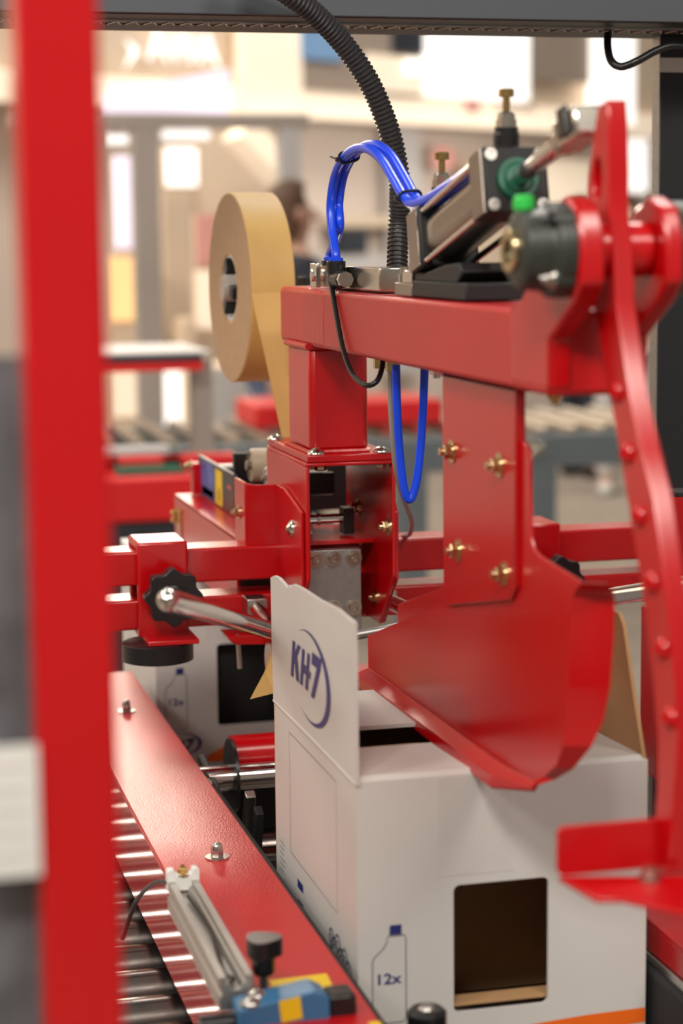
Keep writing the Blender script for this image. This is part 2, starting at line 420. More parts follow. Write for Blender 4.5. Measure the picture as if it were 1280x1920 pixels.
    def onflap(u, v):
        q = lean(y0+L-u, v); return (q[0]-.0006, q[1], q[2])
    if not closed:
        logo('logo_print', lf, onflap, .097, zb+.3465, .137, .0395, .186, zb+.362, .082, .0465)
        pr('frame_print', [stroke([(.075, zb+.152), (.275, zb+.152), (.275, zb+.281), (.075, zb+.281)], .0011, True)], 'ink_grey', sp, ons)
        lines = []
        for k in range(6): lines.append(stroke([(.022, zb+.150-k*.0062), (.022+.026*(1-.15*(k % 3)), zb+.150-k*.0062)], .0010))
        lines.append(stroke([(.040, zb+.112), (.105, zb+.112)], .0010))
        pr('small_text_print', lines, 'ink_grey', sp, ons)
        pr('code_mark_print', [([(.105, zb+.124), (.130, zb+.124), (.130, zb+.133), (.105, zb+.133)], [(0, 1, 2, 3)]),
                               ([(.105, zb+.103), (.130, zb+.103), (.130, zb+.112), (.105, zb+.112)], [(0, 1, 2, 3)])], 'ink_blue', sp, ons)
        bub = []
        for (a, b, r) in ((.250, .119, .009), (.262, .110, .013), (.275, .119, .011), (.288, .108, .013), (.302, .113, .012), (.316, .106, .012), (.268, .098, .010)):
            bub.append(stroke(circ(a, zb+b, r, 14), .003, True)); bub.append(stroke(circ(a, zb+b, r*.5, 10), .002, True))
        pr('bubble_print', bub, 'ink_grey', sp, ons)
    # clear sealing tape down the front
    tp = MB(); nx, nz = 6, 10; ta, tb = x0+.075, x0+.150
    vs = [(ta+(tb-ta)*i/nx, y0-.0012-.0008*random.random(), zt-.001-(.094)*j/nz) for j in range(nz+1) for i in range(nx+1)]
    tp.add(vs, [(j*(nx+1)+i, j*(nx+1)+i+1, (j+1)*(nx+1)+i+1, (j+1)*(nx+1)+i) for j in range(nz) for i in range(nx)])
    part('sealing_tape', tp, 'tape_clear', t, smooth=180)
    return t
XB = .4415
carton(1.70, XB, 'open white carton in front with tall printed left flap standing up')
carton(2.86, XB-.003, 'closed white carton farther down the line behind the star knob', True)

# ------------------------------------------------------------------ roller conveyor under the cartons
rc = thing('roller_conveyor', (.6, 2.2, .0), 'roller conveyor bed with shiny rollers running under the cartons', 'conveyor')
k = 0; y = 1.18
rm = None
while y < 3.27:
    c = Vector((.60, y, .752)); b = MB()
    if rm is None:
        b.lathe((-.52, 0, 0), (.52, 0, 0), [(0, .012), (.004, .024), (.012, .0255), (.988, .0255), (.996, .024), (1, .012)], 20)
        rm = b.mesh('roller'); rm.materials.append(MATS['roller_steel'])
    o = bpy.data.objects.new('roller', rm); COL.objects.link(o); o.parent = rc; o.location = c-rc.location
    y += .078
part('side_channel', MB().box(.04, .075, 1.1, 3.7, .66, .775), 'red', rc, .002)
part('side_channel', MB().box(1.125, 1.16, 1.1, 3.7, .66, .775), 'red', rc, .002)
for xx in (.05, 1.135):
    for yy in (1.25, 3.5): part('leg', MB().box(xx, xx+.05, yy, yy+.05, 0, .66), 'black_powder', rc, .002)

# ------------------------------------------------------------------ side belt drives
def acorn(loc, par, sc=1.):
    b = MB().lathe((0, 0, .0016), (0, 0, .0082), [(0, .0068), (.1, .0070), (.9, .0070), (1, .0062)], 6)
    b.lathe((0, 0, .0082), (0, 0, .0175), [(0, .0060), (.45, .0058), (.75, .0045), (.93, .0022), (1, .0005)], 18)
    n = put('cap_nut', b.mesh('cap_nut', Z0, 30), 'steel', par, Vector(loc)-org_of(par)); n.scale = (sc,)*3
    w = put('washer', MB().ring((0, 0, 0), (0, 0, .0016), .004, .0128, 28).mesh('washer'), 'steel', n)
    return n
ld = thing('belt_drive', (.365, 2.1, .74), 'red side belt drive left of the front carton with flat cover plate', 'belt drive', 'side belt drives')
lp = part('cover_plate', MB().box(.3075, .4155, 1.22, 2.95, .900, .905), 'red_powder', ld, .0012)
part('apron', MB().box(.3075, .3105, 1.22, 2.95, .800, .900), 'red_gloss', ld, .001)
part('belt', MB().box(.4165, .4300, 1.24, 2.40, .806, .893), 'rubber', ld, .006)
for yy in (1.32, 2.34): part('pulley', MB().cyl((.385, yy, .81), (.385, yy, .895), .040, n=28), 'steel', ld)
part('bed', MB().box(.325, .40, 1.26, 2.90, .815, .830), 'black_matte', ld)
for px, py in ((407, 1608), (237, 1334)): acorn(P(px, py, Z=.905), ld)
acorn((.355, 1.36, .905), ld)
q = [P(505, 1838, Z=.9056), P(612, 1825, Z=.9056), P(640, 1872, Z=.9056), P(524, 1886, Z=.9056)]
q0 = q[0]; ux = (q[1]-q[0]); uy = (q[3]-q[0])
st = part('warning_sticker', MB().add([q[0], q[1], q[1]+uy, q[0]+uy], [(0, 1, 2, 3)]), 'yellow', lp, smooth=0, label='yellow warning sticker with black triangle')
tr = [q0+ux*a+uy*b+Vector((0, 0, .0003)) for a, b in ((.52, .30), (.86, 1.0), (.30, 1.05))]
ti = [q0+ux*a+uy*b+Vector((0, 0, .0006)) for a, b in ((.535, .62), (.68, .93), (.44, .95))]
part('warning_triangle', MB().add(tr, [(0, 1, 2)]), 'ink_black', st, smooth=0)
part('sticker_edge', MB().box(.405, .4150, 1.49, 1.53, .9052, .9056), 'yellow', lp, smooth=0)
# right drive
rd = thing('belt_drive', (.80, 2.1, .74), 'red side belt drive with black textured belt right of the front carton', 'belt drive', 'side belt drives')
part('cover_plate', MB().box(.742, .865, 1.22, 2.95, .888, .893), 'red_powder', rd, .001)
part('apron', MB().box(.742, .746, 1.22, 2.95, .862, .888), 'red', rd, .001)
part('belt_guide', MB().box(.739, .748, 1.22, 2.5, .853, .861), 'steel', rd, .001)
part('belt', MB().box(.734, .748, 1.24, 2.50, .768, .852), 'rubber', rd, .006)
for yy in (1.32, 2.42): part('pulley', MB().cyl((.785, yy, .78), (.785, yy, .886), .040, n=28), 'steel', rd)
for yy in (1.42, 1.95, 2.6): acorn((.80, yy, .893), rd)

# things between the drive and the carton, deeper in
bt = thing('lower_tape_roller', (.50, 2.42, .75), 'chrome roller with red drum and black flange below the tape head', 'roller')
zc1 = P(455, 1456, Y=2.42).z; zc2 = P(490, 1410, Y=2.46).z
part('chrome_shaft', MB().cyl((.36, 2.42, zc1), (.80, 2.42, zc1), .0165, n=32), 'chrome', bt)
part('red_drum', MB().cyl((.472, 2.46, zc2), (.60, 2.46, zc2), .0245, n=36), 'red', bt)
part('flange', MB().lathe((.4665, 2.44, zc2-.022), (.4710, 2.44, zc2-.022), [(0, .0172), (0, .047), (1, .047), (1, .0172)], 40), 'black', bt)
part('bracket', MB().box(.44, .62, 2.52, 2.56, .77, .86), 'black_matte', bt, .002)
part('lever_arm', MB().obox((.462, 2.30, .86), (.006, 0, 0), (0, .012, -.030), (0, .006, .0026)), 'steel', bt, .001)
part('lever_arm', MB().obox((.468, 2.28, .835), (.005, 0, 0), (0, .012, -.04), (0, .008, .003)), 'black_matte', bt, .001)
part('link', MB().tube(spline([(.436, 2.47, .89), (.437, 2.40, .875), (.437, 2.30, .855), (.438, 2.24, .84)], 8), .006, 10), 'black', bt)
part('guard', MB().box(.436, .75, 2.20, 2.215, .79, .835), 'black_matte', bt, .002)

# ------------------------------------------------------------------ sensor rail and photo sensor
al = thing('sensor_rail', (.302, 1.65, .905), 'slotted aluminium profile with white end clip lying on the red cover', 'profile')
xa, xb = .2905, .3200
prof = [(xa, .9055), (xb, .9055), (xb, .936), (.3135, .936), (.3135, .930), (.3115, .930), (.3085, .924), (.302, .924), (.2990, .930), (.2970, .930), (.2970, .936), (xa, .936), (xa, .926), (xa+.0025, .925), (xa+.0025, .920), (xa, .919)]
part('profile_bar', MB().plate(prof, [], lambda u, v: (u, 1.585, v), (0, .268, 0)), 'aluminium', al, .0004)
cl = part('end_clip', MB().plate([(.2895, .926), (.3215, .926), (.3215, .9455), (.3195, .9475), (.3150, .9475), (.3130, .9425), (.2985, .9425), (.2965, .9475), (.2915, .9475), (.2895, .9455)], [], lambda u, v: (u, 1.846, v), (0, .011, 0)), 'white_plastic', al, .0008)
bolt(HEX['M5'], (.3055, 1.8515, .9405), (0, 0, 1), cl, 'brass', 'screw')
part('cable_in_slot', MB().tube(spline([(.300, 1.59, .9275), (.306, 1.60, .928), (.301, 1.62, .928), (.309, 1.72, .928), (.305, 1.82, .929)], 8), .0019, 8), 'black', al)
kn = thing('clamp_knob', P(495, 1872, Y=1.60), 'small black T-shaped clamping knob above the blue sensor', 'knob')
kb = kn.location
part('stud', MB().cyl(kb, kb+Vector((0, 0, .034)), .0042, n=16), 'steel', kn)
hd = MB().lathe(kb+Vector((0, 0, .022)), kb+Vector((0, 0, .058)), [(0, .0085), (.08, .0098), (.42, .0102), (.50, .0118)], 24)
part('hub', hd, 'black', kn)
lob = [(math.cos(a)*.0152*(1+.10*math.cos(3*a)), math.sin(a)*.0152*(1+.10*math.cos(3*a))) for a in [2*math.pi*k/48 for k in range(48)]]
part('wing', MB().plate(lob, [], lambda u, v: kb+Vector((u, v, .0545)), (0, 0, -.0155)), 'black', kn, .004)
se = thing('photo_sensor', P(520, 1920, Y=1.56), 'blue photoelectric sensor with yellow label and black lens end', 'sensor')
s0 = P(442, 1890, Y=1.56); s1 = P(612, 1870, Y=1.56)
part('body', MB().plate([(s0.x, s0.z+.002), (s1.x-.012, s0.z+.012), (s1.x, s0.z+.005), (s1.x, s0.z-.016), (s1.x-.02, s0.z-.030), (s0.x, s0.z-.030)], [], lambda u, v: (u, 1.548, v), (0, .032, 0)), 'sensor_blue', se, .0015)
part('lens_end', MB().box(s1.x+.0005, s1.x+.024, 1.550, 1.578, s0.z-.032, s0.z+.005), 'black', se, .003)
part('connector', MB().cyl((s0.x-.030, 1.564, s0.z-.014), (s0.x, 1.564, s0.z-.014), .0085, n=18), 'black', se)
part('yellow_label', MB().add([(s0.x+.036, 1.5474, s0.z-.012), (s0.x+.054, 1.5474, s0.z-.010), (s0.x+.052, 1.5474, s0.z+.0092), (s0.x+.034, 1.5474, s0.z+.0066),
     (s0.x+.050, 1.573, s0.z+.0093), (s0.x+.032, 1.573, s0.z+.0066)],
     [(0, 1, 2, 3), (3, 2, 4, 5)]), 'yellow', se, smooth=0)
for dx, dy in ((.004, 0), (.012, .016)): bolt(DOME, (s0.x+.008+dx, 1.556+dy, s0.z+.0035), (0, 0, 1), se, 'steel', 'screw')
solo('sensor_cable', MB().tube(spline([P(318, 1655, X=.292), P(290, 1655, X=.285), P(262, 1680, X=.279), P(246, 1712, X=.274), P(230, 1760, X=.268)], 8), .0024, 10), 'black',
     'thin black cable curling off the end of the aluminium profile', 'cable')
rk = thing('rubber_bumper', P(800, 1915, Y=1.60), 'small round black bumper in front of the carton bottom', 'bumper')
c = rk.location
part('rubber_ring', MB().lathe(c-Vector((0, 0, .012)), c+Vector((0, 0, .012)), [(0, .014), (.15, .0175), (.85, .0175), (1, .014)], 24), 'black', rk)
part('metal_cap', MB().cyl(c+Vector((0, 0, .012)), c+Vector((0, 0, .0145)), .008, .006, 18), 'steel', rk)

# ------------------------------------------------------------------ cross rails
RY0, RY1 = 2.440, 2.495
def tubebar(x0, x1, z0, z1): return MB().box(x0, x1, RY0, RY1, z0, z1)
solo('cross_rail', tubebar(.05, 1.16, 1.1245, 1.168), 'red', 'upper of the two red square crossbars carrying the tape head', 'rail', 'red crossbars', .003)
solo('cross_rail', tubebar(.05, 1.16, 1.068, 1.1065), 'red', 'lower of the two red square crossbars, just under the other', 'rail', 'red crossbars', .003)

def star_knob(c, r, par, n=8, depth=.022):
    pts = []
    for k in range(n*8):
        a = 2*math.pi*k/(n*8); pts.append((math.cos(a)*r*(1+.085*math.cos(n*a)), math.sin(a)*r*(1+.085*math.cos(n*a))))
    o = part('star_knob', MB().plate(pts, [], lambda u, v: Vector(c)+Vector((u, -depth, v)), (0, depth, 0)), 'black', par, .003)
    part('knob_boss', MB().lathe(Vector(c)+Vector((0, -depth-.004, 0)), Vector(c)+Vector((0, -depth, 0)), [(0, r*.35), (.6, r*.48), (1, r*.5)], 24), 'black', o)
    return o
def clamp(x0, x1, kc, kr, label, wheel):
    t = thing('rail_clamp', ((x0+x1)/2, 2.46, 1.06), label, 'clamp', 'sliding clamps on the crossbars')
    b = MB().plate([(RY0-.012, 1.060), (RY1+.012, 1.060), (RY1+.012, 1.180), (RY0-.012, 1.180)], [[(RY0-.002, 1.066), (RY1+.002, 1.066), (RY1+.002, 1.1695), (RY0-.002, 1.1695)]],
                   lambda u, v: (x0, u, v), (x1-x0, 0, 0))
    part('sleeve', b, 'red', t, .003)
    star_knob(kc, kr, t)
    part('stud', MB().cyl((kc[0], kc[1], kc[2]), (kc[0], RY0-.012, kc[2]), .008, n=14), 'steel', t)
    if wheel:
        c = Vector(((x0+x1)/2-.011, 2.415, 0))
        part('guide_wheel', MB().lathe((c.x, c.y, 1.034), (c.x, c.y, 1.058), [(0, .040), (.06, .0445), (.94, .0445), (1, .042)], 44), 'black', t)
        part('wheel_arm', MB().box(x0+.004, x1+.004, 2.38, 2.50, 1.0585, 1.0645), 'red', t, .001)
    return t
clamp(.3525, .4160, P(321, 1116, Y=2.40), .0335, 'red rail clamp with black star knob and black guide wheel below', True)
clamp(.862, .910, (.893, 2.40, 1.112), .030, 'red rail clamp mostly hidden behind the big plow, knob peeking out', False)

# ------------------------------------------------------------------ mast: bracket, column, arm
mast = thing('tape_head_mast', (.59, 2.38, 1.06), 'glossy red mast with forked bracket, square column and long overhead arm', 'machine arm')
XA, XA2 = .549, .619
arm = part('arm', MB().box(XA, XA2, 1.495, 2.473, 1.4245, 1.4925), 'red_powder', mast, .005)
part('arm_end_skin', MB().box(XA-.0005, XA2+.0005, 2.240, 2.4755, 1.4240, 1.4930), 'red_weld', mast, .006)
colm = part('column', MB().box(XA, .622, 2.319, 2.437, 1.296, 1.425), 'red', mast, .007)
wl = MB().tube([(XA-.001, 2.319, 1.424), (XA-.001, 2.437, 1.424)], .004, 8)
wl.tube([(XA, 2.318, 1.424), (.622, 2.318, 1.424)], .004, 8); part('weld_seam', wl, 'red_weld', colm)
wl = MB(); wl.tube([(XA, 2.317, 1.2975), (.622, 2.317, 1.2975)], .003, 8); wl.tube([(XA-.002, 2.317, 1.2975), (XA-.002, 2.437, 1.2975)], .003, 8)
part('weld_seam', wl, 'red_weld', colm)
bp = part('base_plate', MB().box(.541, .6475, 2.300, 2.528, 1.2865, 1.2955), 'red', mast, .0015)
for x, y in ((.5545, 2.312), (.6350, 2.309), (.5465, 2.505), (.636, 2.505)):
    bolt(DOME2, (x, y, 1.2955), (0, 0, 1), bp, 'nickel')
ch0, ch1, T = .5390, .6500, .0045
br = MB().box(ch0, ch1, 2.300, 2.526, 1.2815, 1.2862)
side = [(2.300, 1.2815), (2.300, 1.1450), (2.3645, 1.0735), (2.478, 1.0735), (2.526, 1.12), (2.526, 1.2815)]
br.plate(side, [], lambda u, v: (ch0, u, v), (T, 0, 0)); br.plate(side, [], lambda u, v: (ch1-T, u, v), (T, 0, 0))
brk = part('bracket', br, 'red', mast, .0015)
for x, m in ((.5610, 'zinc'), (.6365, 'nickel')): bolt(HEX['M8n'], (x, 2.318, 1.2812), (0, 0, -1), brk, m, 'nut')
# hat-shaped side ear on the left
ear = MB().plate([(2.312, 1.130), (2.312, 1.226), (2.405, 1.244), (2.452, 1.244), (2.452, 1.158), (2.36, 1.108)], [], lambda u, v: (.5345, u, v), (.004, 0, 0))
ear.plate([(.4955, 1.162), (.5385, 1.158), (.5385, 1.244), (.5075, 1.2445), (.4955, 1.2475)], [], lambda u, v: (u, 2.448, v), (0, .004, 0))
ear.box(.4935, .4975, 2.449, 2.515, 1.162, 1.2475)
er = part('side_ear', ear, 'red', mast, .001)
bolt(DOME2, P(548, 991, X=.5345), (-1, 0, 0), er, 'nickel'); bolt(HEX['M6'], P(449, 960, X=.4935), (-1, 0, 0), er, 'zinc')
er2 = part('side_ear', MB().plate([(2.306, 1.140), (2.306, 1.222), (2.316, 1.232), (2.452, 1.244), (2.478, 1.158), (2.45, 1.0735), (2.369, 1.0735)], [], lambda u, v: (.6502, u, v), (.005, 0, 0)), 'red', mast, .0015)
rw = ch1-T
for px, py, k in ((655, 951, 'M8'), (714, 987, 'M8'), (690, 1119, 'M6')): bolt(HEX[k], P(px+16, py, X=rw), (-1, 0, 0), brk, 'zinc')
bolt(HEX['M5'], P(676, 1015, X=rw-.002), (-1, 0, .3), brk, 'brass')
# grey clamping plate with socket screws
gp = part('clamp_plate', MB().box(.5437, .6203, 2.355, 2.372, 1.0895, 1.1712), 'plate_metal', mast, .0008)
for px, py in ((592, 1049), (625, 1048), (663, 1046), (627, 1140), (663, 1139), (590, 1140)): bolt(SOCK, P(px, py, Y=2.355), (0, -1, 0), gp, 'nickel', 'screw')
part('clamp_foot', MB().box(.592, .622, 2.360, 2.40, 1.058, 1.0893), 'plate_metal', gp, .001)
part('inner_shelf', MB().box(.5437, rw, 2.385, 2.52, 1.1735, 1.1790), 'red', mast, .0005)
cp = part('cross_pin', MB().cyl((.5437, 2.42, 1.2015), (.622, 2.42, 1.2015), .0062, n=18), 'chrome', mast)
part('pin_collar', MB().cyl((.580, 2.42, 1.2015), (.584, 2.42, 1.2015), .0078, n=18), 'steel', cp)
part('pin_block', MB().box(.612, .626, 2.408, 2.432, 1.182, 1.215), 'black', mast, .001)
part('spring', MB().tube([(.566+.0062*math.cos(a*.9), 2.412+.0062*math.sin(a*.9), 1.181+a*.00055) for a in range(26)], .0012, 6), 'steel', mast)
part('spacer_bar', MB().box(.5437, .624, 2.50, 2.515, 1.222, 1.250), 'black', mast, .001)
part('gap_tape', MB().box(.5437, .566, 2.46, 2.465, 1.175, 1.245), 'kraft', mast)

# ---- pivot at the near end of the arm
def lug(x0, x1):
    pts = [(1.588, 1.43), (1.588, 1.494), (1.566, 1.497), (1.552, 1.506), (1.530, 1.530), (1.505, 1.556), (1.488, 1.572), (1.462, 1.581), (1.436, 1.572), (1.424, 1.548), (1.424, 1.516), (1.440, 1.500), (1.493, 1.470), (1.493, 1.43)]
    return MB().plate(pts, [], lambda u, v: (x0, u, v), (x1-x0, 0, 0))
PV = Vector((.589, 1.462, 1.5405))
lg = part('pivot_lug', lug(.5484, .5690), 'red', mast, .003); lg2 = part('pivot_lug', lug(.6180, .6335), 'red', mast, .003)
part('pivot_shaft', MB().cyl((.515, PV.y, PV.z), (.690, PV.y, PV.z), .0115, n=24), 'steel', mast)
for sgn, xi in ((-1, .5482), (1, .6338)):
    x = lambda d: xi+sgn*d
    bb = MB().lathe((x(0), PV.y, PV.z), (x(.040), PV.y, PV.z), [(0, .037), (.30, .037), (.42, .032), (.9, .030), (1, .024), (1, .014)], 30)
    for a in (45, 135, 225, 315):
        cy, cz = PV.y+.0300*math.cos(math.radians(a)), PV.z+.0300*math.sin(math.radians(a))
        bb.cyl((x(0), cy, cz), (x(.016), cy, cz), .0095, n=16)
    be = part('flange_bearing', bb, 'bearing', mast, .001)
    for a in (45, 135, 225, 315):
        bolt(HEX['M6'], (x(.016), PV.y+.0300*math.cos(math.radians(a)), PV.z+.0300*math.sin(math.radians(a))), (sgn, 0, 0), be, 'black' if a != 225 else 'steel')
    part('inner_ring', MB().ring((x(.0395), PV.y, PV.z), (x(.045), PV.y, PV.z), .010, .0165, 24), 'zinc', be)
    part('grease_cap', MB().lathe((x(.030), PV.y+.004, PV.z+.027), (x(.030), PV.y+.005, PV.z+.042), [(0, .005), (.3, .0085), (.8, .0085), (1, .006)], 16), 'green', be, label='bright green grease cap')
# underside bolts
for px, py, m in ((818, 708, 'nickel'), (903, 722, 'nickel'), (1040, 745, 'brass')):
    q = P(px, py, X=.585); bolt(HEX['M8'], (q.x, max(q.y, 1.51), 1.4245), (0, 0, -1), arm, m)
# pneumatic bulkhead fittings below the arm
for i, px in enumerate((712, 735)):
    q = P(px, 684, X=.575); part('bulkhead_nut', MB().cyl((q.x, q.y, 1.411), (q.x, q.y, 1.4245), .0075, n=6), 'brass', mast)

# ------------------------------------------------------------------ swing lever
lv = thing('swing_lever', (.59, 1.40, 1.05), 'blurred red lever with row of holes and folded kicker paddle', 'lever')
LX0, LX1 = .5800, .5965
front = [(1137, 186), (1140, 230), (1142, 330), (1141, 400), (1150, 470), (1152, 560), (1178, 740), (1200, 840), (1222, 930), (1243, 1080), (1262, 1230), (1272, 1380), (1264, 1480), (1258, 1560), (1252, 1640)]
rear = [(1219, 1640), (1224, 1560), (1230, 1480), (1232, 1390), (1222, 1270), (1203, 1111), (1178, 954), (1142, 740), (1118, 600), (1100, 540), (1094, 470), (1098, 400), (1102, 330), (1112, 250), (1120, 200)]
lo = [(P(a, b, X=LX0).y, P(a, b, X=LX0).z) for a, b in front+rear]
def hole(px, py, r, rv=None, n=14):
    q = P(px, py, X=LX0); return circ(q.y, q.z, r, n, rv)
hs = [hole(1119, 335, .0095, .0165)]
bar = part('lever_bar', MB().plate(lo, hs, lambda u, v: (LX0, u, v), (LX1-LX0, 0, 0)), 'red', lv, .0015)
for px, py in ((1158, 735), (1178, 850), (1200, 968), (1224, 1092), (1244, 1216), (1258, 1345)):
    q = P(px, py, X=LX0); bolt(DOME, (LX0, q.y, q.z), (-1, 0, 0), bar, 'red_gloss', 'hole_glint_dome')  # domes in place of the holes, shaped to catch their rim highlights
part('pivot_hub', MB().cyl((.5705, PV.y, PV.z), (.6165, PV.y, PV.z), .0215, n=28), 'red', lv, .001)
fy = P(1235, 1600, X=LX0).y
f0 = P(1042, 1552, Y=fy); f1 = P(1047, 1640, Y=fy)
pad = MB().plate(rrect(f0.x, .612, f1.z, f0.z+.001, .006), [], lambda u, v: (u, fy-.004, v), (0, .004, 0))
pd = part('paddle_plate', pad, 'red', lv, .001)
zf = f1.z
pl = [P(1046, 1642, Z=zf), P(1118, 1684, Z=zf), P(1168, 1684, Z=zf), P(1300, 1716, Z=zf), P(1300, 1642, Z=zf)]
part('paddle_foot', MB().plate([(q.x, q.y) for q in pl], [], lambda u, v: (u, v, zf), (0, 0, -.004)), 'red', lv, .001)
q = P(1216, 1650, Z=zf); bolt(HEX['M6'], (q.x, q.y, zf), (0, 0, 1), pd, 'nickel')

# ------------------------------------------------------------------ pneumatic cylinder on the arm
cy = thing('pneumatic_cylinder', (.584, 1.81, 1.4935), 'tilted pneumatic cylinder with black end caps on top of the red arm', 'cylinder')
A0 = Vector((.584, 1.9055, 1.5445)); A1 = Vector((.584, 1.4985, 1.6425)); D = (A1-A0).normalized(); U = Vector((1, 0, 0)).cross(D); U = U if U.z > 0 else -U
XV = Vector((1, 0, 0))
def ax(t, dx=0, du=0): return A0+D*t+XV*dx+U*du
def capb(t0, t1, h): return MB().obox(ax((t0+t1)/2), XV*h, D*((t1-t0)/2), U*h)
rcap = part('end_cap', capb(0, .036, .0300), 'black_matte', cy, .003)
fcap = part('end_cap', capb(.205, .241, .0300), 'black_matte', cy, .003)
for c_, t0, t1 in ((rcap, 0, .034), (fcap, .205, .239)):
    part('side_cover', MB().obox(ax((t0+t1)/2, -.0306), XV*.0008, D*((t1-t0)/2-.001), U*.0285), 'anodised', c_)
part('barrel', MB().plate([(math.cos(a)*.0262 if abs(math.cos(a)) < .93 else math.copysign(.0243, math.cos(a)), math.sin(a)*.0262) for a in [2*math.pi*k/40 for k in range(40)]], [],
     lambda u, v: ax(.036, u, v), D*.169), 'anodised', cy, smooth=25)
for dx in (-1, 1):
    for du in (-1, 1):
        part('tie_rod', MB().cyl(ax(.034, dx*.0245, du*.0245), ax(.207, dx*.0245, du*.0245), .0034, n=12), 'chrome', cy)
        part('cap_screw', MB().lathe(ax(.241, dx*.0225, du*.0225), ax(.2425, dx*.0225, du*.0225), [(0, .0055), (1, .0055), (1, .003), (.2, .003), (.2, .0005)], 16), 'steel', fcap)
part('seal_ring', MB().lathe(ax(.241), ax(.246), [(0, .0195), (1, .0185), (1, .0125), (.3, .012)], 32), 'green_dark', fcap, label='dark green rod seal')
part('seal_ring', MB().lathe(ax(.246), ax(.249), [(0, .0140), (1, .0115), (1, .008)], 28), 'green_dark', fcap)
part('piston_rod', MB().cyl(ax(.24), ax(.368), .0083, n=24), 'chrome', cy)
ck = part('rod_clevis', MB().obox(ax(.392), XV*.0125, D*.026, U*.0125), 'nickel', cy, .003)
part('lock_nut', MB().cyl(ax(.356), ax(.366), .0125, n=6), 'nickel', ck)
part('clevis_pin', MB().cyl(ax(.400, -.0165), ax(.400, .030), .0068, n=18), 'black', ck)
part('pin_clip', MB().cyl(ax(.400, .0300), ax(.400, .0340), .0130, n=8), 'zinc', ck)
part('pin_clip', MB().obox(ax(.400, -.0155, .003), XV*.002, D*.009, U*.012), 'black', ck, .001)
part('mount_base', MB().box(.5555, .6135, 1.728, 1.903, 1.4937, 1.5100), 'black_matte', cy, .002)
part('mount_cradle', MB().plate([(1.900, 1.5100), (1.760, 1.5100), (1.745, 1.520), (1.757, 1.528), (1.80, 1.526), (1.870, 1.517), (1.900, 1.52)], [], lambda u, v: (.5575, u, v), (.053, 0, 0)), 'black_matte', cy, .002)
part('mount_foot', MB().box(.5555, .6135, 1.9035, 1.965, 1.4937, 1.5065), 'anodised', cy, .001)
part('mount_foot', MB().box(.5565, .6000, 1.9065, 1.940, 1.5065, 1.5190), 'nickel', cy, .001)
for i, (x, y_, h) in enumerate(((.562, 1.952, .016), (.572, 1.958, .016), (.566, 1.935, .020), (.590, 1.95, .016))):
    part('mount_screw', MB().lathe((x, y_, 1.5065), (x, y_, 1.5065+h), [(0, .006), (.55, .006), (.55, .0045), (1, .004)], 14), 'nickel', cy)
part('mount_screw', MB().lathe((.566, 1.916, 1.519), (.566, 1.916, 1.545), [(0, .0065), (.5, .006), (.5, .0042), (1, .004)], 14), 'zinc', cy)
def flow(t, lab):
    b0 = ax(t, 0, .030)
    up = Vector((0, 0, 1))
    f = part('flow_control', MB().lathe(b0-up*.002, b0+up*.022, [(0, .0115), (.75, .0115), (.8, .0105), (1, .0105)], 22), 'black', cy)
    part('collar', MB().lathe(b0+up*.022, b0+up*.036, [(0, .0100), (.5, .0100), (.5, .0085), (.8, .0085), (1, .0060)], 8), 'nickel', f)
    part('adjust_screw', MB().lathe(b0+up*.036, b0+up*.056, [(0, .0034), (.62, .0034), (.62, .0072), (.95, .0072), (1, .006)], 16), 'brass', f)
flow(.219, 'front'); flow(.020, 'rear')

# ------------------------------------------------------------------ fittings at the far end of the arm
fv = thing('air_valve', (.585, 2.2, 1.4937), 'small metal valve block with black elbow fittings on the arm', 'valve')
v0 = P(582, 540, X=.555); v1 = P(697, 540, X=.555)
part('valve_block', MB().box(.5630, .6000, v1.y, v0.y-.012, 1.4950, 1.5205), 'nickel', fv, .0015)
part('clevis_end', MB().plate([(v0.y, 1.4945), (v0.y, 1.5225), (v0.y-.030, 1.5225), (v0.y-.030, 1.4945)], [circ(v0.y-.012, 1.5085, .0058, 14)], lambda u, v: (.5545, u, v), (.006, 0, 0)), 'nickel', fv, .001)
part('clevis_pin', MB().cyl((.551, v0.y-.020, 1.5085), (.600, v0.y-.020, 1.5085), .0072, n=8), 'nickel', fv)
PLUG = []
for i, (px, x) in enumerate(((626, .5520), (616, .5740))):
    q = P(px+4, 515, X=x); b = MB(); c = Vector((x, q.y, 1.5065))
    b.cyl(c, c+Vector((0, -.034, .0)), .0095, n=18); b.lathe(c+Vector((0, 0, -.011)), c+Vector((0, 0, .020)), [(0, .006), (.2, .0095), (.55, .0095), (.6, .0108), (1, .0108)], 18)
    eb = part('elbow', b, 'black', fv, .001); PLUG.append(c+Vector((0, 0, .021)))
    part('release_ring', MB().cyl(c+Vector((0, 0, .020)), c+Vector((0, 0, .0235)), .0082, n=18), 'blue_tube', eb)
    part('thread_nut', MB().cyl(c+Vector((0, -.030, 0)), c+Vector((0, -.044, 0)), .0090, n=8), 'nickel', eb)

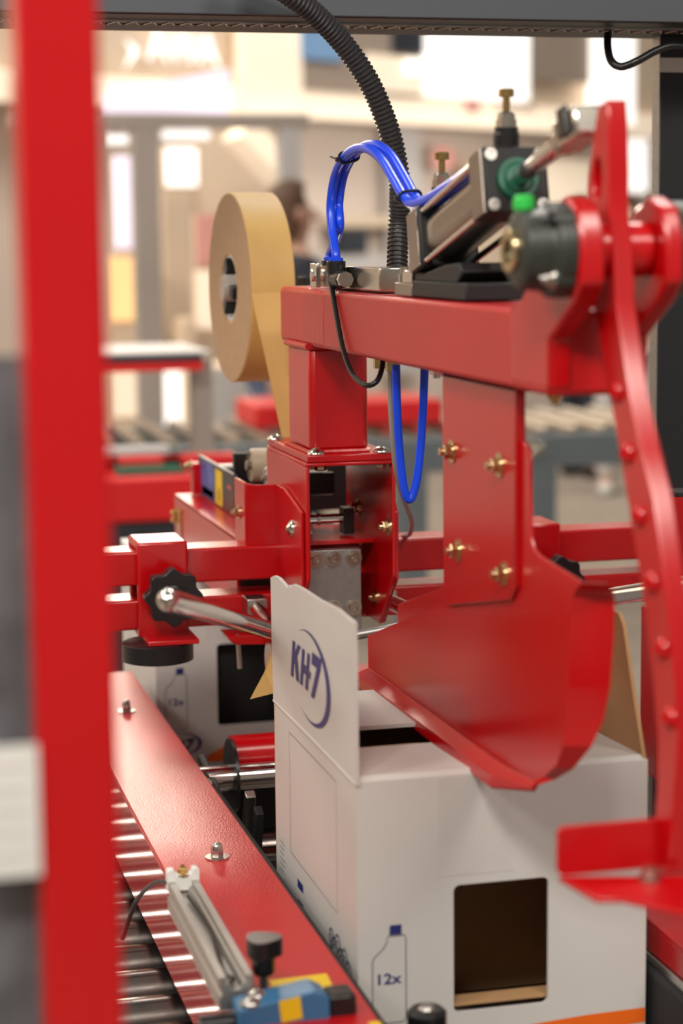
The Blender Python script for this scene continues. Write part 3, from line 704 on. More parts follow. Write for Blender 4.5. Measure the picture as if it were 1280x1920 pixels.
def hose(name, pts, r, m, label, cat, group=None, n=10, rf=None, ns=12): return solo(name, MB().tube(spline(pts, n), r, ns, rf=rf), m, label, cat, group)
HX = .556
def loop(k):
    a = [(622, 430), (620, 380), (628, 330), (645, 296), (668, 279), (692, 280), (716, 300), (738, 336), (758, 370), (775, 382), (805, 372), (845, 346), (885, 318)]
    pts = [PLUG[k], PLUG[k]+Vector((0, .001, .008))]
    for i, (x, y) in enumerate(a):
        X = HX-.004+.012*(i/12)+(.0112 if k else 0)
        g = min(1, i/3) if i < 8 else 1
        p = P(x, y, X=HX-.004+.012*(i/12)); pts.append(Vector((X, p.y+(.010*(1-g) if k else 0), p.z+(.0035*math.sin(math.pi*i/9) if k and i < 9 else 0))))
    return pts
hose('air_hose', loop(0), .0052, 'blue_tube', 'nearer shiny blue air hose arching from the elbow to the cylinder', 'hose', 'blue air hoses')
hose('air_hose', loop(1), .0052, 'blue_tube', 'farther blue air hose arching alongside behind its twin', 'hose', 'blue air hoses')
hose('air_hose', [P(742, 684, Y=2.02), P(744, 760, Y=2.02), P(749, 850, Y=2.02), P(758, 920, Y=2.02), P(769, 936, Y=2.02), P(780, 905, Y=2.02), P(788, 840, Y=2.02), P(793, 760, Y=2.02), P(796, 684, Y=2.02)], .0046, 'blue_tube',
     'blue air hose hanging in a narrow U below the arm', 'hose', 'blue air hoses')
hose('air_hose', [P(731, 684, Y=2.06), P(733, 780, Y=2.06), P(742, 880, Y=2.08), P(758, 938, Y=2.12), P(771, 975, Y=2.2), P(768, 1000, Y=2.40), P(752, 1008, Y=2.47)], .0030, 'grey_tube',
     'thin grey hose dropping behind the blue hanging hose', 'hose')
hose('signal_cable', [P(617, 512, X=.551), P(622, 540, X=.5465), P(632, 600, X=.545), P(643, 655, X=.544), P(660, 700, X=.545), P(685, 722, X=.550), P(706, 715, X=.560), P(716, 690, X=.57), P(718, 670, X=.575)], .0030, 'black',
     'thin black cable looping down over the side of the arm', 'cable')
def tie(A, B, i, tail, label):
    ca, cb = A[i], B[i]; ax_ = (A[i+1]-A[i-1]).normalized(); e = (cb-ca); e = (e-ax_*e.dot(ax_)); h = e.length; e.normalize(); f = ax_.cross(e); r = .0063
    path = [ca+e*(-r*math.sin(math.pi*k/10))+f*(-r*math.cos(math.pi*k/10)) for k in range(11)]
    path += [ca+e*h+e*(r*math.sin(math.pi*k/10))+f*(r*math.cos(math.pi*k/10)) for k in range(11)]; path.append(path[0])
    c = (ca+cb)/2; t = thing('cable_tie', c, label, 'cable tie', 'black cable ties on the blue hoses')
    part('band', MB().tube(path, .0014, 6), 'black', t)
    hd_ = path[5]-e*.001
    part('head', MB().obox(hd_, Vector((.003, 0, 0)), Vector((0, .003, 0)), Vector((0, 0, .0025))), 'black', t, .0005)
    part('tail', MB().tube([hd_, hd_+Vector(tail)], .0011, 6), 'black', t)
LA, LB = loop(0), loop(1)
tie(LA, LB, 5, (-.002, .026, .004), 'black cable tie with long tail at the top of the blue arch')
tie(LA, LB, 10, (-.004, .012, -.004), 'black cable tie where the blue hoses meet the cylinder')

# corrugated hose
hp = spline([P(440, -75, Y=2.20), P(500, -38, Y=2.21), P(545, -8, Y=2.22), P(592, 28, Y=2.235), P(640, 78, Y=2.25), P(685, 142, Y=2.26), P(715, 205, Y=2.27), P(738, 275, Y=2.28), P(749, 345, Y=2.285), P(748, 410, Y=2.30), P(745, 480, Y=2.29), P(744, 520, Y=2.28)], 30)
# resample evenly so that each rib is the same
dist = [0]
for a, b in zip(hp, hp[1:]): dist.append(dist[-1]+(b-a).length)
pit = .0056; N = int(dist[-1]/(pit/4)); ev = []; j = 0
for i in range(N+1):
    s_ = dist[-1]*i/N
    while j < len(dist)-2 and dist[j+1] < s_: j += 1
    ev.append(hp[j].lerp(hp[j+1], (s_-dist[j])/max(1e-9, dist[j+1]-dist[j])))
solo('corrugated_hose', MB().tube(ev, .0115, 18, rf=lambda i: .0130 if i % 4 in (0, 1) else .0110), 'conduit', 'thick black corrugated conduit curving down from the top beam', 'hose', smooth=20)

# ------------------------------------------------------------------ plow
pw = thing('flap_plow', (.566, 1.7, 1.10), 'large curved red plow plate hanging from the arm over the carton', 'plow')
PX = .5635
def yz(l, X=PX): return [(P(a, b, X=X).y, P(a, b, X=X).z) for a, b in l]
hg = part('hanger_plate', MB().plate(yz([(829, 680), (966, 718), (966, 1100), (955, 1125), (840, 1135), (831, 1120), (829, 800)]), [], lambda u, v: (PX, u, v), (.004, 0, 0)), 'red', pw, .001)
fy0, fy1 = P(966, 720, X=PX).y, P(829, 690, X=PX).y
part('hanger_flange', MB().box(PX, PX+.05, fy0, fy1+.03, 1.4190, 1.4240), 'red', pw, .001)
part('hanger_web', MB().box(PX, PX+.009, fy0-.001, fy0+.003, 1.25, 1.419), 'red', pw, .001)
for px, py in ((838, 846), (927, 872), (850, 1032), (936, 1076)):
    bolt(HEX['M8'], P(px+10, py, X=PX), (-1, 0, 0), hg, 'zinc')
PX2 = PX+.0042
edge = [(1082, 1093), (1070, 1106), (1064, 1120), (1060, 1200), (1055, 1290), (1050, 1350), (1046, 1400), (1032, 1440), (1012, 1458), (996, 1466)]
face = [(962, 822), (975, 832), (983, 850), (985, 1005), (990, 1030), (1004, 1045)]+edge+[(945, 1441), (800, 1336), (683, 1253), (682, 1192), (830, 1128), (840, 1040)]
part('plow_face', MB().plate(yz(face), [], lambda u, v: (PX2, u, v), (.003, 0, 0)), 'red', pw, .0008)
fl = MB(); e2 = [Vector((PX2, *q)) for q in yz(edge)]
opx = [(1140, 1095), (1150, 1108), (1152, 1122), (1150, 1200), (1143, 1290), (1131, 1350), (1108, 1400), (1074, 1442), (1040, 1462), (1000, 1474)]
out = [P(a, b, Y=v.y-.008) for (a, b), v in zip(opx, e2)]
n = len(e2)
for i in range(n-1): fl.add([e2[i], e2[i+1], out[i+1], out[i]], [(0, 1, 2, 3)])
for i in range(n-1):
    o3 = Vector((0, .003, 0)); fl.add([e2[i]+o3, e2[i+1]+o3, out[i+1]+o3, out[i]+o3], [(3, 2, 1, 0)])
    fl.add([out[i], out[i+1], out[i+1]+o3, out[i]+o3], [(0, 1, 2, 3)])
fl.add([e2[0], out[0], out[0]+o3, e2[0]+o3], [(0, 1, 2, 3)])
part('plow_flange', fl, 'red', pw, smooth=40)
lip = [(683, 1253), (800, 1336), (945, 1441), (996, 1466)]
l0 = [Vector((PX2, *q)) for q in yz(lip)]; l1 = [v+Vector((-.016, .002, -.006)) for v in l0]; l1[-1] = l0[-1]+Vector((-.003, 0, -.004)); l2 = [v+Vector((-.0015, 0, -.010)) for v in l1]; l2[-1] = l1[-1]+Vector((0, 0, -.003))
lp_ = MB()
for i in range(3):
    lp_.add([l0[i], l0[i+1], l1[i+1], l1[i]], [(0, 1, 2, 3)]); lp_.add([l1[i], l1[i+1], l2[i+1], l2[i]], [(0, 1, 2, 3)])
    dn = Vector((.003, 0, -.0028))
    lp_.add([l0[i]+dn, l0[i+1]+dn, l1[i+1]+dn, l1[i]+dn], [(3, 2, 1, 0)]); lp_.add([l1[i]+dn, l1[i+1]+dn, l2[i+1]+dn*.7, l2[i]+dn*.7], [(3, 2, 1, 0)])
part('plow_lip', lp_, 'red', pw, smooth=30)
wg = [(1.66, 1.24), (1.64, 1.12), (1.70, 1.095), (2.10, 1.085), (2.14, 1.10), (2.14, 1.14), (1.75, 1.25)]
part('far_wing', MB().plate(wg, [], lambda u, v: (.606, u, v), (.003, 0, 0)), 'red', pw, .0008)
part('far_wing_lip', MB().plate([(.592, 1.72), (.640, 1.72), (.640, 2.135), (.592, 2.11)], [], lambda u, v: (u, v, 1.087), (0, 0, -.004)), 'red', pw, .0008)

# ------------------------------------------------------------------ chrome flap spreader rods
def rod(mx, label):
    f = (lambda x: x) if not mx else (lambda x: 2*.5833-x)
    pts = [(f(.2665), 1.66, 1.247), (f(.330), 1.83, 1.2035), (f(.397), 2.00, 1.158), (f(.462), 2.165, 1.114), (f(.478), 2.225, 1.1020), (f(.490), 2.30, 1.0965), (f(.498), 2.41, 1.094)]
    t = thing('spreader_rod', pts[-1], label, 'rod', 'chrome rods spreading the side flaps')
    p = spline(pts, 8); part('rod', MB().tube(p, .0098, 20), 'chrome', t)
    d = (p[0]-p[1]).normalized()
    part('rounded_tip', MB().lathe(p[0], p[0]+d*.0098, [(0, .0098), (.35, .0092), (.7, .0070), (.9, .0043), (1, .0005)], 20), 'chrome', t)
    part('mount_block', MB().box(f(.486), f(.512), 2.405, 2.44, 1.083, 1.106), 'steel', t, .001)
rod(False, 'polished chrome rod pointing at the camera left of the KH-7 flap')
rod(True, 'polished chrome rod passing behind the swing lever on the right')
solo('cross_shaft', MB().cyl(P(640, 1196, Y=2.2), P(790, 1168, Y=2.2), .0058, n=18), 'plate_metal', 'thin dark steel shaft behind the top of the printed flap', 'shaft')

# ------------------------------------------------------------------ tape head behind the mast
th = thing('tape_dispenser', (.58, 2.75, 1.05), 'red tape head housing with sticker plate and guide rollers behind the mast', 'tape head')
XS = .498
part('side_plate', MB().plate([(2.53, 1.07), (2.53, 1.164), (3.02, 1.164), (3.02, 1.07)], [], lambda u, v: (XS, u, v), (.004, 0, 0)), 'red', th, .001)
part('top_flange', MB().box(XS, .540, 2.53, 3.02, 1.1605, 1.1645), 'red', th, .001)
part('floor_pan', MB().box(XS, .68, 2.53, 3.02, 1.066, 1.070), 'red', th, .001)
sk = part('sticker_plate', MB().plate([(2.735, 1.166), (2.728, 1.200), (2.735, 1.2245), (3.01, 1.2245), (3.01, 1.166)], [], lambda u, v: (.535, u, v), (.006, 0, 0)), 'black', th, .0008)
def stick(name, ya, yb, za, zb, m): part(name, MB().add([(.5346, ya, za), (.5346, yb, za), (.5346, yb, zb), (.5346, ya, zb)], [(0, 1, 2, 3)]), m, sk, smooth=0)
stick('blue_sticker', 2.875, 2.985, 1.168, 1.2215, 'sticker_blue'); stick('white_sticker', 2.885, 2.975, 1.170, 1.182, 'white_paper')
stick('yellow_sticker', 2.815, 2.868, 1.168, 1.2195, 'yellow'); stick('red_mark', 2.747, 2.775, 1.200, 1.207, 'red')
stick('black_mark', 2.836, 2.846, 1.172, 1.192, 'ink_black')
part('hinge_block', MB().box(.522, .535, 2.985, 3.01, 1.166, 1.214), 'red', th, .001)
bolt(HEX['M6'], (.522, 2.998, 1.2095), (-1, 0, 0), th, 'zinc')
part('black_cover', MB().box(.541, .66, 2.88, 2.90, 1.166, 1.218), 'black', th, .001)
part('cover_edge', MB().box(.541, .66, 2.878, 2.90, 1.218, 1.2215), 'white_plastic', th)
def roller(x0, x1, y_, z_, r, m, mi='steel'):
    o = part('guide_roller', MB().lathe((x0, y_, z_), (x1, y_, z_), [(0, r*.80), (0, r*.93), (.04, r), (.96, r), (1, r*.93)], 32, cap0=False), m, th)
    part('roller_face', MB().cyl((x0+.002, y_, z_), (x0+.004, y_, z_), r*.80, n=28), m, o)
    part('roller_axle', MB().cyl((x0-.006, y_, z_), (x1+.004, y_, z_), r*.30, n=6), mi, o)
roller(.553, .64, 2.70, 1.2405, .0235, 'beige_roller'); roller(.558, .64, 2.62, 1.232, .0150, 'white_plastic')
roller(.556, .60, 2.56, 1.262, .0130, 'kraft'); roller(.601, .62, 2.56, 1.262, .0150, 'white_plastic')
part('tie_bar', MB().cyl((.54, 2.66, 1.206), (.66, 2.66, 1.206), .0055, n=16), 'steel', th)
part('cam_block', MB().box(.541, .60, 2.60, 2.63, 1.182, 1.200), 'black', th, .002)
part('peg', MB().box(.517, .534, 2.60, 2.62, 1.188, 1.206), 'black', th, .002)
part('split_ring', MB().tube([(.5165+.0018*math.sin(a), 2.60+.0060*math.cos(a), 1.181+.0145*math.sin(a)) for a in [2*math.pi*k/28 for k in range(29)]], .0011, 8), 'chrome', th)
for z_ in (1.128, 1.139): bolt(HEX['M6'], (XS, 2.99, z_), (-1, 0, 0), th, 'brass')
part('gusset', MB().box(XS-.0022, XS, 2.955, 2.975, 1.10, 1.148), 'zinc', th)
part('rear_shield', MB().box(.5415, .745, 2.76, 2.77, 1.165, 1.252), 'black', th, .001)
part('back_block', MB().box(.545, .66, 2.56, 2.95, 1.08, 1.16), 'black_matte', th)
# lower pieces of the head, seen under the crossbars
part('wipe_roller', MB().cyl((.508, 2.36, 1.034), (.575, 2.36, 1.034), .0215, n=32), 'red', th)
part('wipe_washer', MB().lathe((.5025, 2.36, 1.036), (.5055, 2.36, 1.036), [(0, .005), (0, .0245), (1, .0245), (1, .005)], 32), 'steel', th)
part('stop_pin', MB().cyl((.474, 2.40, 1.020), (.472, 2.40, 1.064), .0030, n=12), 'steel', th)
part('wipe_arm', MB().plate([(.457, 1.063), (.52, 1.063), (.52, 1.050), (.470, 1.052), (.462, 1.056)], [], lambda u, v: (u, 2.39, v), (0, .05, 0)), 'red', th, .001)
tl = [P(512, 1212, Y=2.30), P(495, 1262, Y=2.28), P(469, 1311, Y=2.25), P(512, 1300, Y=2.27), P(525, 1230, Y=2.31)]
solo('tape_tail', MB().add(tl+[v+Vector((0, .0008, 0)) for v in tl], [(0, 1, 2, 3, 4), (9, 8, 7, 6, 5), (0, 5, 6, 1), (1, 6, 7, 2), (2, 7, 8, 3), (3, 8, 9, 4), (4, 9, 5, 0)]), 'kraft',
     'loose pointed end of brown paper tape beside the printed flap', 'tape', smooth=0)

# ------------------------------------------------------------------ tape roll
tr_ = thing('tape_roll', (.560, 2.70, 1.35), 'big roll of brown kraft paper tape on a black hub', 'tape roll')
RC = Vector((.0, 2.70, 1.4856)); RR = .1290
ya = math.radians(2.0); AXD = Vector((math.cos(ya), math.sin(ya), 0))
c0 = P(430, 540, Y=2.70); c0 = Vector((c0.x, 2.70, c0.z)); WD = .0595
part('paper_roll', MB().lathe(c0, c0+AXD*WD, [(0, .046), (.0, RR-.0015), (.02, RR), (.98, RR), (1, RR-.0015), (1, .046)], 96, cap0=False, cap1=False), ['kraft'], tr_, smooth=30)
part('roll_side', MB().ring(c0-AXD*.0004, c0+AXD*.0002, .048, RR-.0012, 96), 'kraft_side', tr_)
part('core_tube', MB().ring(c0+AXD*.001, c0+AXD*(WD-.001), .0415, .046, 64), 'light_grey', tr_)
part('hub_disc', MB().cyl(c0+AXD*.022, c0+AXD*.030, .0414, n=40), 'black', tr_)
part('hub_boss', MB().lathe(c0-AXD*.010, c0+AXD*.022, [(0, .012), (0, .0175), (.1, .0185), (1, .0185)], 28), 'frame_grey', tr_)
part('boss_bore', MB().ring(c0-AXD*.0105, c0-AXD*.0095, .011, .0150, 24), 'nickel', tr_)
for a in (70, 190, 310):
    a = math.radians(a); e = Vector((0, math.cos(a), math.sin(a))); g = Vector((0, -math.sin(a), math.cos(a)))
    part('hub_prong', MB().obox(c0+AXD*.010+e*.030, AXD*.014, e*.0105, g*.0085), 'black', tr_, .001)
part('spindle', MB().cyl(c0+AXD*.02, c0+AXD*.090, .0070, n=16), 'steel', tr_)
part('spindle_arm', MB().box(.628, .636, 2.68, 2.72, 1.165, 1.50), 'black_matte', tr_, .001)
part('spindle_cap', MB().lathe(c0+AXD*(WD+.001), c0+AXD*(WD+.010), [(0, .016), (.6, .016), (1, .012)], 24), 'black', tr_)
# the web running down from the front of the roll
yt = c0.y-RR-.0005
w = MB(); nseg = 10; Wp = .0595
for i in range(nseg+1):
    t_ = i/nseg; xl = c0.x+.0035+(.563-c0.x-.0035)*t_; yy = yt+(2.535-yt)*t_+.0012*math.sin(t_*9); zz = (c0.z-.004)+(1.292-c0.z+.004)*t_
    w.v += [Vector((xl, yy, zz)), Vector((xl+Wp, yy, zz+.0015))]
for i in range(nseg): w.f.append([2*i, 2*i+1, 2*i+3, 2*i+2]); w.m.append(0)
part('paper_web', w, 'kraft', tr_, smooth=60)

# ------------------------------------------------------------------ machine frame
np_ = thing('machine_post', (.112, 1.02, 0), 'blurred bright red upright post at the left edge, nearest the camera', 'post')
part('square_tube', MB().box(.0915, .1330, 1.00, 1.04, 0, 2.3), 'red', np_, .003)
part('foot_plate', MB().box(.065, .16, .97, 1.07, 0, .008), 'black_powder', np_, .001)
gd = thing('guard_panel', (.0, 1.03, .1), 'dark grey guard panel with white label left of the red post', 'panel')
part('panel_sheet', MB().box(-.40, .0910, 1.025, 1.030, .1, P(20, 668, Y=1.02).z), 'panel_grey', gd)
a_, b_ = P(-60, 1405, Y=.998), P(78, 1642, Y=.998)
pgl = part('paper_label', MB().box(a_.x, b_.x, .9985, .9995, b_.z, a_.z), 'white_paper', gd)
for k in range(5):
    z_ = a_.z-.010-k*.0115
    part('label_line', MB().box(a_.x+.004, b_.x-.006, .9980, .9984, z_-.0018, z_), 'light_grey', pgl)
part('label_bracket', MB().box(.060, .0905, .9996, 1.0249, b_.z+.01, a_.z-.01), 'panel_grey', gd)

gf = thing('gantry_frame', (1.07, 2.42, 0), 'black powder-coated gantry with top beam and right-hand post', 'frame')
ZB = 1.8035
part('beam', MB().box(.02, 1.60, 2.275, 2.455, ZB, 1.95), 'black_powder', gf, .002)
part('beam_face', MB().box(.02, 1.60, 2.2695, 2.2748, ZB+.001, 1.95), 'black_powder_lit', gf, .001)  # front of the black beam, coloured paler to look lit
sl = MB(); x = .10
while x < 1.5:                                         # seal cord along the underside, too small to pick apart
    sl.tube([(x, 2.335, ZB-.0015), (x+.006, 2.350, ZB-.003), (x+.012, 2.35, ZB-.003), (x+.020, 2.335, ZB-.0015)], .0012, 5); x += .021
so = part('seal_cord', sl, 'steel', gf); so['kind'] = 'stuff'
part('seal_groove', MB().box(.03, 1.59, 2.328, 2.331, ZB-.002, ZB), 'steel', gf)
part('post', MB().box(1.036, 1.16, 2.413, 2.436, 0, ZB), 'black_powder', gf, .001)
part('post_edge', MB().box(1.0350, 1.0362, 2.4135, 2.4355, 0, ZB), 'plate_metal', gf)
a_, b_ = P(1237, 108, Y=2.412), P(1300, 136, Y=2.412)
part('rating_label', MB().box(a_.x, b_.x, 2.4122, 2.4128, b_.z, a_.z), 'white_paper', gf)
hose('power_cable', [P(1139, 60, Y=2.36), P(1139, 90, Y=2.34), P(1146, 115, Y=2.32), P(1165, 125, Y=2.31), P(1195, 114, Y=2.30), P(1230, 95, Y=2.30), P(1262, 86, Y=2.30), P(1310, 92, Y=2.30)], .0048, 'black',
     'black power cable hooking down under the beam near the right post', 'cable')
gb = thing('guide_bracket', (.96, 2.2, .9), 'red upright bracket at the right edge behind the lever', 'bracket')
a_ = P(1240, 934, Y=2.2); b_ = P(1330, 1500, Y=2.2)
part('upright_plate', MB().plate(rrect(a_.x, b_.x, .893, a_.z, .012), [], lambda u, v: (u, 2.2, v), (0, .006, 0)), 'red', gb, .001)
part('side_fin', MB().box(a_.x-.004, a_.x, 2.2, 2.25, .893, a_.z-.14), 'red', gb, .001)
part('top_pad', MB().box(a_.x+.02, b_.x, 2.2, 2.24, a_.z, a_.z+.006), 'black_matte', gb, .001)
c = P(1226, 1382, Y=2.3)
part('idler', MB().cyl((c.x-.01, 2.3, c.z), (c.x+.03, 2.3, c.z), .020, n=24), 'rubber', gb)
part('idler_arm', MB().box(c.x+.015, a_.x+.02, 2.21, 2.31, c.z-.008, c.z+.008), 'black_matte', gb)

# ------------------------------------------------------------------ the fair behind: slow middle distance
bc = thing('back_conveyor', (1.8, 7.6, 0), 'long blue-grey roller conveyor crossing behind the machine', 'conveyor')
CZ = .80
part('front_rail', MB().box(-.6, 5.2, 7.18, 7.26, CZ-.125, CZ+.0), 'conv_grey', bc, .004)
part('rear_rail', MB().box(-.6, 5.2, 8.06, 8.12, CZ-.10, CZ+.0), 'conv_grey', bc, .004)
rm2 = MB().cyl((0, -.40, 0), (0, .40, 0), .026, n=14).mesh('roller'); rm2.materials.append(MATS['nickel'])
for i in range(46):
    o = bpy.data.objects.new('roller', rm2); COL.objects.link(o); o.parent = bc; o.location = Vector((-.5+i*.122, 7.66, CZ+.004))-bc.location
for px in (200, 770, 1012, 1500):
    q = P(px, 900, Y=7.22); part('leg', MB().box(q.x-.055, q.x+.055, 7.18, 7.26, 0, CZ-.12), 'conv_grey', bc, .004)
for px, py in ((985, 860), (1000, 845), (1012, 838), (992, 830)):
    q = P(px, py, Y=7.18); bolt(HEX['M8'], (q.x, 7.18, q.z), (0, -1, 0), bc, 'nickel').scale = (2.2, 2.2, 2.2)
mo = thing('red_housing', (P(640, 780, Y=7.7).x, 7.7, CZ), 'blurred red machine housing standing on the back conveyor', 'machine')
a_, b_ = P(478, 760, Y=7.5), P(832, 806, Y=7.5)
part('housing', MB().box(a_.x, b_.x, 7.5, 7.9, CZ+.032, a_.z), 'red_far', mo, .01)
part('motor', MB().cyl((a_.x+.1, 7.45, CZ+.08), (a_.x+.35, 7.45, CZ+.08), .05, n=20), 'navy_dark', mo)

# red base and black table on the left
rb = thing('red_machine_base', (P(290, 930, Y=5.0).x, 5.1, 0), 'blurred red machine base with dark underside at far left', 'machine')
a_, b_ = P(150, 900, Y=5.0), P(372, 975, Y=5.0)
part('body', MB().box(a_.x, b_.x, 5.0, 5.45, b_.z, a_.z), 'red_far', rb, .01)
part('under_frame', MB().box(a_.x, b_.x, 5.02, 5.42, 0, b_.z), 'navy_dark', rb, .01)
a2, b2 = P(150, 862, Y=5.2), P(445, 880, Y=5.2)
part('upper_bar', MB().box(a2.x, b2.x, 5.2, 5.26, b2.z, a2.z), 'red_far', rb, .006)
part('bar_post', MB().box(a2.x+.05, a2.x+.10, 5.2, 5.26, a_.z, a2.z), 'red_far', rb)
part('bar_post', MB().box(b2.x-.20, b2.x-.15, 5.2, 5.26, a_.z, a2.z), 'red_far', rb)
part('grey_lid', MB().box(a2.x, P(320, 850, Y=5.3).x, 5.30, 5.38, P(300, 858, Y=5.3).z, P(300, 838, Y=5.3).z), 'light_grey', rb, .006)
part('lid_support', MB().box(a2.x+.02, a2.x+.08, 5.30, 5.38, a_.z, P(300, 858, Y=5.3).z), 'light_grey', rb)
part('green_tray', MB().box(a_.x+.1, b_.x-.02, 5.05, 5.3, a_.z, a_.z+.012), 'green_dark', rb)
bt2 = thing('side_table', (P(300, 670, Y=5.6).x, 5.8, 0), 'black table top with red edge, out of focus at left', 'table')
a_, b_ = P(130, 668, Y=5.6), P(400, 690, Y=5.6); tz = P(300, 672, Y=5.6).z
part('table_top', MB().box(a_.x, b_.x-.03, 5.6, 6.1, tz-.012, tz+.010), 'navy_dark', bt2, .004)
part('red_edge', MB().box(a_.x, b_.x-.03, 5.598, 5.605, tz-.036, tz-.012), 'red_far', bt2)
part('metal_rim', MB().box(a_.x, b_.x, 5.62, 6.12, tz+.010, tz+.016), 'light_grey', bt2)
for px in (140, 385):
    q = P(px, 700, Y=5.7); part('leg', MB().box(q.x-.03, q.x+.03, 5.75, 5.81, 0, tz-.012), 'frame_grey', bt2)
# grey portal frame
fr = thing('portal_frame', (P(400, 500, Y=9).x, 9.0, 0), 'tall grey portal frame out of focus behind the tape roll', 'frame')
q0 = P(190, 203, Y=9.0); q1 = P(580, 240, Y=9.0)
part('top_beam', MB().box(q0.x-.4, q1.x, 9.0, 9.12, P(400, 240, Y=9).z, P(400, 212, Y=9).z), 'frame_grey', fr, .005)
for px0, px1, m in ((255, 303, 'frame_grey'), (528, 566, 'light_grey')):
    a_, b_ = P(px0, 500, Y=9.0), P(px1, 500, Y=9.0); part('upright', MB().box(a_.x, b_.x, 9.0, 9.1, 0, P(400, 240, Y=9).z), m, fr, .005)
def block(name, px0, px1, py0, py1, Y, depth, m, label, cat, ground=False, group=None):
    a_, b_ = P(px0, py0, Y=Y), P(px1, py1, Y=Y)
    t = thing(name, ((a_.x+b_.x)/2, Y+depth/2, 0 if ground else b_.z), label, cat, group)
    fr_ = min(.03, abs(b_.x-a_.x)*.12)
    part('carcass', MB().box(a_.x, b_.x, Y+.02, Y+depth, 0 if ground else b_.z, a_.z), 'cream', t)
    part('front', MB().box(a_.x+fr_*.2, b_.x-fr_*.2, Y, Y+.0195, b_.z+.01, a_.z-.01), m, t)
    return t
block('white_counter', 372, 620, 690, 792, 9.6, .5, 'light_grey', 'pale counter front just below the tape roll', 'counter', True)
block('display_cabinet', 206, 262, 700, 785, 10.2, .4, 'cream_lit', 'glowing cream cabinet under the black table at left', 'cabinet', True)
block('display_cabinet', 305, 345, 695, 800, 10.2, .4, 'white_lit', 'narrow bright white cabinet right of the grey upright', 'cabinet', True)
block('room_divider', 345, 372, 600, 800, 10.4, .3, 'cream', 'narrow cream panel between bright cabinet and pale counter', 'panel', True)
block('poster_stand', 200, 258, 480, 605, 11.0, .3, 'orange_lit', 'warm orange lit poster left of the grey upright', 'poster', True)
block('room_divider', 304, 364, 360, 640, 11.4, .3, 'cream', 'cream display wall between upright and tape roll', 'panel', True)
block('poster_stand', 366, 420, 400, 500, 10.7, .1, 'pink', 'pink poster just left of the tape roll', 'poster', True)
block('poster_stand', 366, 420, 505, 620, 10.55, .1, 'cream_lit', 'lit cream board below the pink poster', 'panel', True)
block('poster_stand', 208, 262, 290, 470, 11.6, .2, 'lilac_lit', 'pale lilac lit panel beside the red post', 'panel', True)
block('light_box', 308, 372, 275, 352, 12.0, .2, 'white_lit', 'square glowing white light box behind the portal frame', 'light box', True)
block('room_divider', 372, 528, 236, 660, 12.6, .2, 'cream', 'tall cream partition behind the tape roll', 'partition', True)
# lamps
for (px0, px1, py0, py1, Y, lab) in ((302, 394, 243, 262, 9.06, 'bright horizontal tube lamp hanging under the grey beam'), (196, 240, 252, 271, 9.06, 'small bright lamp beside the red post')):
    a_, b_ = P(px0, (py0+py1)/2, Y=Y), P(px1, (py0+py1)/2, Y=Y); r = (P(px0, py0, Y=Y).z-P(px0, py1, Y=Y).z)/2
    t = thing('tube_lamp', ((a_.x+b_.x)/2, Y, a_.z), lab, 'lamp', 'hanging tube lamps')
    part('tube', MB().lathe((a_.x, Y, a_.z), (b_.x, Y, a_.z), [(0, r*.4), (.04, r), (.96, r), (1, r*.4)], 18), 'white_lit', t)
    part('hanger', MB().cyl(((a_.x+b_.x)/2, Y, a_.z+r), ((a_.x+b_.x)/2, Y, P(400, 240, Y=9).z), .01, n=8), 'frame_grey', t)
# sloping cream canopy
t = thing('canopy', P(490, 320, Y=11.8), 'sloping cream canopy edge behind the tape roll top', 'canopy')
a_, b_ = P(445, 245, Y=11.8), P(528, 330, Y=11.8)
part('sloped_board', MB().obox((a_+b_)/2, (b_-a_)/2, (0, .3, 0), (b_-a_).cross(Vector((0, 1, 0))).normalized()*.06), 'cream_lit', t, .005)
part('prop', MB().box(b_.x-.04, b_.x+.02, 11.75, 11.85, 0, b_.z), 'cream', t)

# ------------------------------------------------------------------ far booth row: one slanted vertical plane
PA = P(120, 205, Y=13.4); PB = P(1330, 250, Y=17.8)
BD = Vector((PB.x-PA.x, PB.y-PA.y, 0)).normalized(); BN = Vector((BD.y, -BD.x, 0))
def PL(px, py, off=0.):
    d = FW + RT*((px-640)/F) - UP*((py-960)/F)
    o = PA+BN*off
    return EYE+d*((o-EYE).dot(BN)/d.dot(BN))
def slab(mb, px0, px1, py0, py1, off, th=.08, mi=0):
    a_, b_ = PL(px0, (py0+py1)/2, off), PL(px1, (py0+py1)/2, off); zt, zb = PL((px0+px1)/2, py0, off).z, PL((px0+px1)/2, py1, off).z
    c = Vector(((a_.x+b_.x)/2, (a_.y+b_.y)/2, (zt+zb)/2))-BN*(th/2)
    return mb.obox(c, (Vector((b_.x, b_.y, 0))-Vector((a_.x, a_.y, 0)))/2, BN*(th/2), Vector((0, 0, (zt-zb)/2)), mi)
fb = thing('booth_front', PL(640, 500), 'long exhibition booth with cream fascia band and grey walls, far behind', 'booth')
fb.location.z = 0
zb_ = PL(640, 226).z
LFT = PA-BD*16; RGT = PB+BD*6
def row(z0, z1, off, th): 
    a_, b_ = LFT+BN*off, RGT+BN*off
    return MB().obox(Vector(((a_.x+b_.x)/2, (a_.y+b_.y)/2, (z0+z1)/2))-BN*(th/2), (b_-a_)/2*Vector((1, 1, 0)), BN*(th/2), (0, 0, (z1-z0)/2))
part('fascia', row(zb_, 5.6, 0, .3), 'cream', fb)
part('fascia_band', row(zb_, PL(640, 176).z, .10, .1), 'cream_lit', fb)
part('rear_wall', row(0, zb_, -.45, .1), 'grey_wall', fb)
